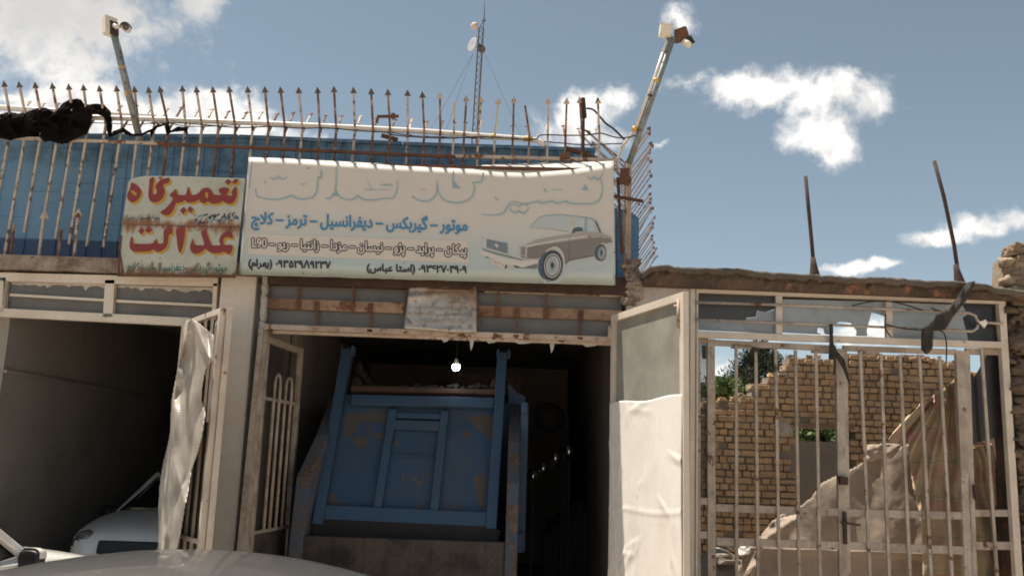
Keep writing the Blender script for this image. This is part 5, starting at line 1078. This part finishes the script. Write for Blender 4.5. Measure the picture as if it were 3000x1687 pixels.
m = MB(); pbar(m, r8((1103, 1003)), r8((1103, 1040)), 22, .01, .05); pbar(m, r8((1108, 1160)), r8((1112, 1305)), 9, .015, .03); pbar(m, r8((1095, 1208)), r8((1178, 1220)), 6, -.01, .02); pbar(m, r8((1692, 1040)), r8((1700, 1105)), 11, .01, .03); pbar(m, r8((478, 415)), r8((479, 475)), 10, .03, .03); pbar(m, r8((710, 425)), r8((710, 445)), 14, .02, .03); m.build('lock', 'rust_dark', gate)
m = MB()
for p in ((2350, 845), (2560, 856), (2630, 858), (2750, 866), (2460, 850)): rock(m, at(p[0], p[1], .0), .03, .03, .012, rr)
m.build('mortar_crumb', 'plaster_broken', gate)
strip = [(2835, 826), (2858, 822), (2838, 872), (2818, 897), (2792, 930), (2770, 966), (2736, 970), (2732, 1022), (2714, 1040), (2698, 1024), (2699, 966), (2728, 945), (2743, 918), (2775, 903), (2800, 878), (2820, 845)]
m = MB(); sheet(m, strip, Plane((0, -.22, 0), (0, -1, 0)).at, lambda x, y: .03 * mn.noise(V((x * .05, y * .03, 4))) + .012 * mn.noise(V((x * .12, y * .05, 1))), .01, 2.2, .02, 8); tag(m.build('black_strip', 'black_rag', smooth=True), 'torn black cloth strip knotted from the beam down over the gate transom', 'cloth strip')
m = MB(); sheet(m, [r8(p) for p in ((1040, 320), (1056, 320), (1058, 400), (1075, 440), (1110, 480), (1130, 560), (1140, 595), (1128, 590), (1100, 520), (1070, 470), (1068, 540), (1058, 555), (1060, 480), (1036, 480), (1040, 400))], Plane((0, -.05, 0), (0, -1, 0)).at, lambda x, y: .01 * fb(x * .1, y * .05), .01, 1.6, .01, 5); tag(m.build('black_rag', 'black_rag', smooth=True), 'thin black rag tied round the meeting stiles at the top of the gate', 'rag')
wg = 'wires tangled on the gate'
for pts, lb in (([(1900, 250), (1960, 275), (2060, 290)], 'short wire sprouting from the knotted black strip on the transom'), ([(1330, 235), (1480, 205), (1620, 208), (1750, 240), (1840, 270)], 'thin wire arching across the middle transom pane'), ([(1570, 372), (1690, 400), (1800, 410), (1960, 412), (2010, 480), (2012, 640)], 'thin black wire dropping from the transom into the right gate leaf'), ([(1570, 300), (1570, 400), (1615, 465)], 'bent wire beside the right transom divider')):
    cable([rz_(p) for p in pts], .006, -.05, lb, 'cable', wg)

# ------------------------------------------------------------------ ruined brick wall in the yard
IM = M3.transposed()
def proj(p): d = IM @ (V(p) - CAM); return (1500 + FPX * d.x / -d.z, 843.5 - FPX * d.y / -d.z)
YB = 2.0
TOPB = [(1900, 1200), (2060, 1200), (2062, 1172), (2108, 1172), (2112, 1168), (2160, 1168), (2164, 1150), (2206, 1150), (2210, 1120), (2224, 1118), (2248, 1116), (2252, 1098), (2308, 1098), (2312, 1062), (2316, 1042), (2500, 1040), (2700, 1044), (2800, 1062), (2850, 1085), (2900, 1120), (2960, 1180), (3100, 1200)]
WIN = [(2328, 1240), (2494, 1247), (2496, 1500), (2325, 1495)]
ruin = thing('brick_wall', (at(2450, 1687, YB).x, YB, 0), 'ruined yellow brick wall with stepped broken top and window hole behind the gate', 'wall')
def xy(px, py): p = at(px, py, YB); return p.x, p.z
mort, brk = MB(), MB(); rr = random.Random(17); z = .02; c = 0; X0, X1 = at(1960, 1300, YB).x, at(3060, 1300, YB).x
while z < 3.2:
    ch = .0735 * rr.uniform(.94, 1.06); x = X0 + rr.uniform(0, .1); row = []
    while x < X1:
        w = .205 if rr.random() < (.10 if c % 6 else .8) else .1 * rr.uniform(.9, 1.12); px, py = proj((x + w / 2, YB, z + ch / 2))
        if py > lerp(TOPB, px) + 4 and not inside((px, py), WIN):
            row.append((x, w))
            if rr.random() > .035:
                j = lambda s: rr.uniform(-s, s); d = .020 + rr.uniform(-.010, .020); x0, x1, z0, z1 = x + .006 + j(.005), x + w - .006 + j(.005), z + .004 + j(.004), z + ch - .013 + j(.005); k = rr.uniform(.004, .014)
                fr_pts = [(x0 + k, z0), (x1 - k, z0 + j(.003)), (x1, z0 + k), (x1 + j(.003), z1 - k), (x1 - k, z1), (x0 + k, z1 + j(.003)), (x0, z1 - k), (x0 + j(.003), z0 + k)]
                tl = j(.006); f = [V((a, YB - d + tl * (a - x) / w, b)) for a, b in fr_pts]; bk = [V((a + (.003 if a < x + w / 2 else -.003) * 0, YB + .1, b)) for a, b in fr_pts]
                mx, mz = (x0 + x1) / 2, (z0 + z1) / 2; inn = [V((mx + (p.x - mx) * .96, p.y - .003, mz + (p.z - mz) * .92)) for p in f]
                brk.loft([bk, f, inn], closed=True)
        x += w
    run = None
    for (x, w) in row + [(1e9, 0)]:
        if run and abs(x - run[1]) > .02: mort.box((run[0] + .008, YB + .001 + rr.uniform(-.008, .008), z - .001), (run[1] - .008, YB + .22, z + ch - .004 if False else z + ch)); run = None
        if x < 1e8: run = [run[0], x + w] if run else [x, x + w]
    z += ch; c += 1
for i in range(90):
    px = rr.uniform(2062, 2900); q_ = at(px, lerp(TOPB, px) + rr.uniform(-2, 10), YB); k_ = rr.uniform(.012, .05); rock(brk if rr.random() < .6 else mort, (q_.x, YB + rr.uniform(-.02, .15), q_.z), k_ * 1.3, k_, k_ * .7, rr)
mort.build('mortar_core', 'mortar', ruin); brk.build('brickwork', 'brick', ruin)
m = MB(); a, b = at(2322, 1245, YB), at(2500, 1250, YB); m.beam(a + V((0, .05, 0)), b + V((0, .05, 0)), .055, .2); m.build('lintel', 'brick_lintel', ruin)
m = MB(); rock(m, at(2296, 1254, YB - .02), .12, .05, .10, rr); rock(m, at(2285, 1232, YB - .01), .05, .03, .09, rr); m.build('mortar_patch', 'plaster_broken', ruin)
m = MB(); ppanel(m, [(2290, 1291), (2540, 1296), (2540, 1760), (2290, 1760)], 2.75, .15); tag(m.build('rendered_wall', 'grey_render'), 'low grey rendered wall seen through the window hole of the brick ruin', 'wall')

# cloths and rubble behind the bars
PB = Plane((0, .95, 0), (0, -1, 0)); PC = Plane((0, .42, 0), (0, -1, 0))
tarp = [(2170, 1640), (2217, 1580), (2264, 1523), (2288, 1506), (2349, 1478), (2376, 1456), (2390, 1436), (2403, 1416), (2445, 1394), (2483, 1378), (2528, 1353), (2550, 1318), (2600, 1322), (2660, 1300), (2800, 1320), (2960, 1400), (3000, 1800), (2140, 1800)]
def tfold(x, y): return .0004 * (y - 1500) + .05 * mn.noise(V((x * .005 - y * .004, y * .004, 2))) + .012 * math.sin(x * .035 + y * .02 + 2.5 * mn.noise(V((x * .004, y * .005, 0)))) + .016 * max(0, .12 - abs(mn.noise(V((x * .004 + y * .009, y * .004 - x * .003, 5))))) + (.05 * math.exp(-((y - 1606 - (x - 2200) * .03) / 12) ** 2)) + .008 * fb(x * .03, y * .02, 6)
m = MB(); sheet(m, tarp, PB.at, tfold, .02, 6, .015, 30); tag(m.build('dust_sheet', 'beige_tarp', smooth=True), 'dusty beige sheet covering a heap behind the lower gate bars', 'dust sheet')
roll = [(2200, 1640), (2236, 1560), (2262, 1524), (2300, 1512), (2350, 1500), (2344, 1530), (2312, 1560), (2270, 1574), (2236, 1600), (2222, 1660), (2180, 1730), (2150, 1740)]
m = MB(); sheet(m, roll, Plane((0, .75, 0), (0, -1, 0)).at, lambda x, y: .03 * math.sin((x * .7 + y) * .11) + .02 * fb(x * .03, y * .03, 3), .02, 4, .07, 18); tag(m.build('rolled_sheet', 'beige_tarp', smooth=True), 'curled edge of a beige sheet rolled up before the brick wall', 'rolled sheet')
flap = [(2540, 1302), (2600, 1298), (2640, 1300), (2632, 1322), (2612, 1345), (2590, 1338), (2556, 1352), (2536, 1350)]
m = MB(); sheet(m, flap, Plane((0, .7, 0), (0, -1, 0)).at, lambda x, y: .02 * fb(x * .03, y * .05, 1), .015, 3, .03, 12); tag(m.build('cloth_flap', 'beige_tarp', smooth=True), 'small grey beige flap folded over the top of the covered heap', 'cloth')
plaid = [(2796, 1110), (2772, 1132), (2749, 1149), (2711, 1170), (2668, 1197), (2651, 1226), (2620, 1259), (2598, 1293), (2630, 1302), (2660, 1288), (2664, 1340), (2672, 1420), (2690, 1490), (2700, 1560), (2706, 1800), (2975, 1800), (2962, 1540), (2945, 1400), (2928, 1288), (2880, 1305), (2842, 1310), (2836, 1200), (2822, 1130), (2812, 1112)]
def pfold(x, y):
    t = (x - 2796) / max(40, (y - 1080) * .45); return .06 * math.sin(t * 9 + .8 * fb(y * .005, 1)) + .035 * math.sin(t * 21 + 3 * fb(x * .005, y * .004)) + .02 * fb(x * .02, y * .015, 3)
m = MB(); sheet(m, plaid, PC.at, pfold, .008, 5, .0, 20); tag(m.build('plaid_curtain', 'plaid', smooth=True), 'faded pink and yellow plaid cloth hanging behind the right gate leaf', 'curtain')
m = MB(); rr = random.Random(77); A = at(2110, 1640, 1.35)
for i in range(150):
    px, Y = rr.uniform(1990, 2250), rr.uniform(.7, 1.9); hmax = max(.05, .92 - abs(px - 2120) * .0028 - abs(Y - 1.5) * .45); x = at(px, 1600, Y).x; z = hmax * rr.uniform(.25, 1); s = rr.uniform(.04, .13)
    rock(m, (x, Y, z), s * rr.uniform(.8, 1.6), s, s * rr.uniform(.35, .8), rr)
m.lathe((A.x, 1.45, 0), (0, 0, 1), [(0, .85), (.35, .6), (.65, .34), (.82, .1), (.85, .01)], 14); tag(m.build('rubble', 'rubble'), 'sunlit heap of broken bricks and plaster behind the left gate bars', 'rubble', kind='stuff')
scrap = [(2162, 1602), (2200, 1590), (2214, 1596), (2196, 1622), (2168, 1628), (2158, 1616)]
m = MB(); sheet(m, scrap, Plane((0, 1.0, 1.0), (0, -.75, .66)).at, lambda x, y: .02 * fb(x * .05, y * .05), .015, 2.5, .02, 8); tag(m.build('white_scrap', 'white_sheet', smooth=True), 'sunlit white scrap of sheet lying on the rubble heap', 'scrap')

# ------------------------------------------------------------------ trees behind
def leaves(mb, c, r, n, L, W, rnd, up=.3):
    for _ in range(n):
        d = V((rnd.gauss(0, 1), rnd.gauss(0, 1), rnd.gauss(0, 1))).normalized(); p = V(c) + d * r * rnd.random() ** .4; t = (d + V((rnd.uniform(-.6, .6), rnd.uniform(-.6, .6), up + rnd.uniform(-.5, .5)))).normalized(); s = t.cross(V((rnd.gauss(0, 1), rnd.gauss(0, 1), rnd.gauss(0, 1)))).normalized() * W
        l = L * rnd.uniform(.6, 1.3); mb.add([p - s * .5, p + t * l * .5 + s, p + t * l, p + t * l * .5 - s], [(0, 1, 2, 3)])
YP = 40; tp, tl = at(2222, 1008, YP), at(2215, 1300, YP); pine = thing('pine_tree', (tl.x, YP, 0), 'dark green pine tree rising behind the stepped brick wall', 'tree')
m = MB(); m.tube([(tl.x, YP, 0), (tl.x + .05, YP, 4), (tp.x, YP, tp.z - .3)], .22, 8, taper=.2); m.build('trunk', 'bark', pine, smooth=True)
m = MB(); rr = random.Random(5); H = tp.z; br = MB()
for i in range(150):
    f = rr.random() ** .8; z = H - .15 - f * 5.2; rad = (.35 + 2.0 * min(1, f * 1.7)) * rr.uniform(.35, 1.05); a = rr.uniform(0, 6.28); c = V((tl.x + .05 + (tp.x - tl.x) * (1 - f) + rad * math.cos(a), YP + rad * math.sin(a), z + .25 * rad * rr.uniform(0, 1)))
    br.tube([(tl.x + .05, YP, z - .35), c], .035, 4, taper=.4); leaves(m, c, .32 + .26 * rr.random(), 100, .26, .036, rr, .6)
br.build('limbs', 'bark', pine); m.build('crown', 'pine', pine)
def bush(name, px, py, Y, rad, n, lab, cat, mat='leaf', hs=1.0):
    c = at(px, py, Y); t = thing(name, (c.x, Y, 0), lab, cat); rr = random.Random(int(px)); m, b = MB(), MB()
    b.tube([(c.x, Y, 0), (c.x + .1, Y, c.z * .6), (c.x, Y, c.z - rad * .3)], .05 + rad * .03, 7, taper=.4)
    for i in range(n):
        d = V((rr.gauss(0, 1), rr.gauss(0, 1), rr.gauss(0, 1) * hs)).normalized() * rad * rr.uniform(.25, 1); q = c + d
        b.tube([(c.x, Y, c.z - rad * .5), q], .015, 4); leaves(m, q, rad * .28, 60, rad * .11 + .05, rad * .035 + .015, rr)
    b.build('trunk', 'bark', t); m.build('crown', mat, t)
bush('broadleaf_tree', 2128, 1150, 22, .62, 34, 'light green broadleaf tree beside the pine over the wall', 'tree'); bush('broadleaf_tree', 2050, 1160, 24, .75, 34, 'dull green tree seen through the narrow dark pane of the gate', 'tree')
bush('garden_shrub', 2400, 1290, 9, .75, 60, 'bright green shrub showing through the window hole of the brick ruin', 'shrub'); bush('garden_shrub', 2500, 1300, 8.2, .5, 36, 'green shrub right of the gate stile seen beyond the brick ruin', 'shrub')

# ------------------------------------------------------------------ radio mast
YM = 55; mt_, mb_ = at(1412, 82, YM), at(1391, 430, YM); ax_ = (mt_ - mb_); base = mb_ - ax_ * (mb_.z / ax_.z); mast = thing('radio_mast', base, 'slender guyed lattice radio mast with dishes and whip aerial against the sky', 'radio mast')
W_ = .27; cs = [V((W_ * math.cos(a), W_ * math.sin(a), 0)) for a in (R(-60), R(60), R(180))]; m = MB()
for c in cs: m.tube([base + c, mt_ + c * .8], .052, 6)
for i in range(64):
    p, q = base + (mt_ - base) * (i / 64), base + (mt_ - base) * ((i + 1) / 64)
    for k in range(3): m.beam(p + cs[k], q + cs[(k + 1) % 3], .026, .026)
m.build('lattice', 'mast_metal', mast)
m = MB(); wt0, wt1 = at(1418, 62, YM), at(1420, 5, YM); m.tube([wt0, wt0 + (wt1 - wt0) * .5, wt1], .05, 6, taper=.35); m.tube([mt_, at(1405, 82, YM), wt0], .04, 6); m.tube([at(1416, 95, YM), wt0], .03, 6); m.lathe(wt0, (0, 0, 1), [(0, .14), (.05, .14)], 10); m.build('whip_aerial', 'mast_metal', mast)
m = MB(); m.lathe(at(1390, 77, YM), (-.5, -.8, 0), [(0, .30), (.12, .26), (.2, .1)], 14); m.beam(at(1392, 80, YM), at(1399, 84, YM), .05, .05); m.build('dish', 'picket_pale', mast, smooth=True)
m = MB(); m.lathe(at(1386, 133, YM), (-.75, -.6, .1), [(0, .42), (.04, .52), (.09, .56), (.10, .50), (.06, .2), (.05, .001)], 20); m.beam(at(1388, 134, YM), at(1398, 140, YM), .05, .05); m.build('dish', 'dish_mesh', mast, smooth=True)
m = MB(); m.lathe(at(1409, 144, YM), (.4, -.9, 0), [(0, .30), (.05, .34), (.06, .1)], 16); m.build('dish', 'mast_metal', mast, smooth=True)
for a, b in (((1388, 155), (1240, 420)), ((1386, 158), (1300, 400)), ((1415, 148), (1540, 430))):
    p, q = at(*a, YM), at(*b, YM); q = p + (q - p) * (p.z / (p.z - q.z)); m = MB(); m.tube([p, q], .012, 4); m.build('guy_wire', 'mast_metal', mast)

# ------------------------------------------------------------------ cars
def make_car(name, loc, rz, label, paint, steep=True, roof=(.10, -1.0, 1.42), roofk=None, cap=True):
    car = thing(name, loc, label, 'car'); Rm = Matrix.Rotation(rz, 3, 'Z'); W = lambda x, y, z: V(loc) + Rm @ V((x, y, z))
    hz = [(2.03, .48, .34, .58, .60), (1.99, .66, .24, .69, .73), (1.86, .75, .2, .76, .82), (1.55, .80, .2, .83, .89), (1.15, .82, .2, .89, .95), (.88, .82, .2, .92, .985)] if steep else [(2.08, .5, .34, .54, .55), (2.02, .68, .24, .66, .68), (1.85, .76, .2, .74, .78), (1.4, .80, .2, .82, .87), (.95, .82, .2, .88, .94)]
    lo_ = .09 if steep else 0.0; gb = .93 - lo_
    hz += [(.3, .83, .2, .93 - lo_, .97 - lo_), (-1.0, .83, .2, .94 - lo_, .97 - lo_), (-1.5, .82, .2, .94 - lo_, .99 - lo_), (-1.85, .77, .25, .90, .95), (-2.0, .70, .34, .70, .74)]
    m = MB(); rings = []
    for x, w, zl, zb, zc_ in hz:
        half = [(0, zl), (w * .86, zl), (w * .98, zl + .1), (w * 1.01, zl + (zb - zl) * .55), (w * .985, zb - .05), (w * .93, zb + .005), (w * .62, zb + (zc_ - zb) * .7)]
        rings.append([W(x, y, z) for y, z in half] + [W(x, 0, zc_)] + [W(x, -y, z) for y, z in reversed(half[1:])])
    m.loft(rings, closed=True); m.build('body', paint, car, smooth=True, sub=2)
    rx0, rx1, rz_t = roof; cx = .86; bx_ = -1.68; hl = (rx0 - rx1) / 2 + .03; kk = roofk or .09 / hl ** 2; ze = rz_t + .02 - kk * hl * hl - .03
    m = MB(); rings = []
    for x, zt, wt in ((cx + .04, .96, .655), (rx0 + .02, ze, .555), (rx0 * .75 + rx1 * .25, (ze + 3 * rz_t) / 4 - .035, .575), ((rx0 + rx1) / 2, rz_t - .03, .58), (rx0 * .25 + rx1 * .75, (ze + 3 * rz_t) / 4 - .035, .575), (rx1 - .02, ze, .555), (bx_, .96, .66)):
        half = [(.745 if x < cx else .70, gb - .01), (wt + .02, max(.94, zt - .05)), (wt - .06, zt), (0, zt + .012)]; rings.append([W(x, y, z) for y, z in half[:-1]] + [W(x, 0, half[-1][1])] + [W(x, -y, z) for y, z in reversed(half[:-1])])
    m.loft(rings, closed=True); m.build('window', 'car_glass', car, smooth=False)
    m = MB(); nx_, ny_ = 16, 12; vs = []; mid = (rx0 + rx1) / 2
    for i in range(nx_ + 1):
        x = mid + hl * (2 * i / nx_ - 1)
        for j in range(ny_ + 1): t = 2 * j / ny_ - 1; vs.append(W(x, t * .605, rz_t + .02 - kk * (x - mid) ** 2 - .045 * t * t - .035 * t ** 8))
    m.add(vs, [(i * (ny_ + 1) + j, (i + 1) * (ny_ + 1) + j, (i + 1) * (ny_ + 1) + j + 1, i * (ny_ + 1) + j + 1) for i in range(nx_) for j in range(ny_)]); o = m.build('roof', paint, car, smooth=True); md = o.modifiers.new('thickness', 'SOLIDIFY'); md.thickness = .03; md.offset = -1
    for s in (-1, 1):
        m = MB(); m.beam(W(cx + .06, .745 * s, gb - .01), W(rx0, .592 * s, ze - .02), .062, .05, ref=Rm @ V((0, s, .3))); m.beam(W(bx_ - .02, .71 * s, gb), W(rx1, .585 * s, ze - .03), .16, .05, ref=Rm @ V((0, s, .3))); m.beam(W(-.3, .765 * s, gb), W(-.35, .61 * s, rz_t - .04), .08, .03, ref=Rm @ V((0, s, .3))); m.beam(W(cx - .1, .775 * s, gb + .015), W(bx_, .765 * s, gb + .015), .03, .03, ref=Rm @ V((0, s, .3))); m.build('pillar_frame', paint, car, bevel=.01)
        m = MB()
        def mring(x, k, lift=0.0): return [W(.72 + x, (.87 + .080 * k * math.copysign(abs(math.cos(a)) ** .6, math.cos(a))) * s, (.90 if steep else .92) + lift + .068 * k * math.copysign(abs(math.sin(a)) ** .6, math.sin(a))) for a in [kk_ * math.pi / 10 for kk_ in range(20)]]
        m.loft([mring(-.052, .86), mring(-.05, .96), mring(0, 1), mring(.05, .82), mring(.085, .3)], closed=True); m.beam(W(.74, .76 * s, .92), W(.74, .86 * s, .92), .05, .05); mr = m.build('wing_mirror', 'trim_black', car, smooth=True)
        m = MB()
        if cap: m.loft([[p + V((0, 0, .0)) for p in mring(x, k, .012)[:11]] for x, k in ((-.03, 1.03), (.01, 1.05), (.055, .86), (.09, .34))], caps=False); m.build('mirror_cap', paint, mr, smooth=True)
        m = MB(); hx, hy, hzz = (1.87, .60, .66 if steep else .60); a_ = Rm @ V((.82, .5 * s, .28)).normalized(); m.lathe(W(hx, hy * s, hzz), a_, [(-.06, .13), (.0, .14), (.05, .115), (.075, .06), (.08, .001)], 20); hl_ = m.build('headlight', 'lamp_glass', car, smooth=True)
        m = MB(); m.lathe(W(hx, hy * s, hzz) + a_ * .078, a_, [(0, .05), (.012, .052), (.014, .04), (.006, .001)], 16); m.build('reflector', 'chrome', hl_, smooth=True)
        for x in (1.25, -1.3):
            m = MB(); ay = Rm @ V((0, s, 0)); m.lathe(W(x, .74 * s, .30), ay, [(-.09, .2), (-.085, .285), (-.06, .30), (.07, .30), (.09, .285), (.095, .2)], 28); w_ = m.build('wheel', 'tyre', car, smooth=True); m = MB(); m.lathe(W(x, .74 * s, .30), ay, [(.05, .2), (.098, .205), (.085, .15), (.1, .06), (.105, .001)], 24); m.build('rim', 'chrome', w_, smooth=True)
        m = MB(); m.beam(W(.15, .835 * s, .78), W(.02, .835 * s, .78), .03, .03, ref=Rm @ V((0, s, 0))); m.build('door_handle', paint, car, bevel=.005)
    m = MB(); m.beam(W(1.995, .40, .64), W(1.995, -.40, .64), .13, .10, ref=Rm @ V((1, 0, .3))); m.build('grille', 'trim_black', car, bevel=.02)
    m = MB(); m.beam(W(2.02, .42, .30), W(2.02, -.42, .30), .10, .06, ref=Rm @ V((1, 0, 0))); m.build('air_intake', 'trim_black', car, bevel=.02)
    m = MB(); m.tube([W(.95, .55, .985), W(.9, .1, 1.01), W(.9, -.2, 1.01)], .012, 6); m.build('wiper', 'trim_black', car)
    return car
make_car('parked_car', (-4.34, -2.22, -.03), R(76), 'white hatchback parked outside at the left edge showing pillar and door mirror', 'car_white', roof=(.10, -1.0, 1.53))
make_car('parked_car', (-3.50, 2.70, .08), R(-90), 'white hatchback facing out from the dark left bay behind the foil', 'car_white', cap=False)
make_car('parked_car', (-.76, -5.8, -.062), 0, 'dusty grey car in front whose curved roof crosses the bottom edge', 'car_grey', False, (.62, -.98, 1.405), .25)
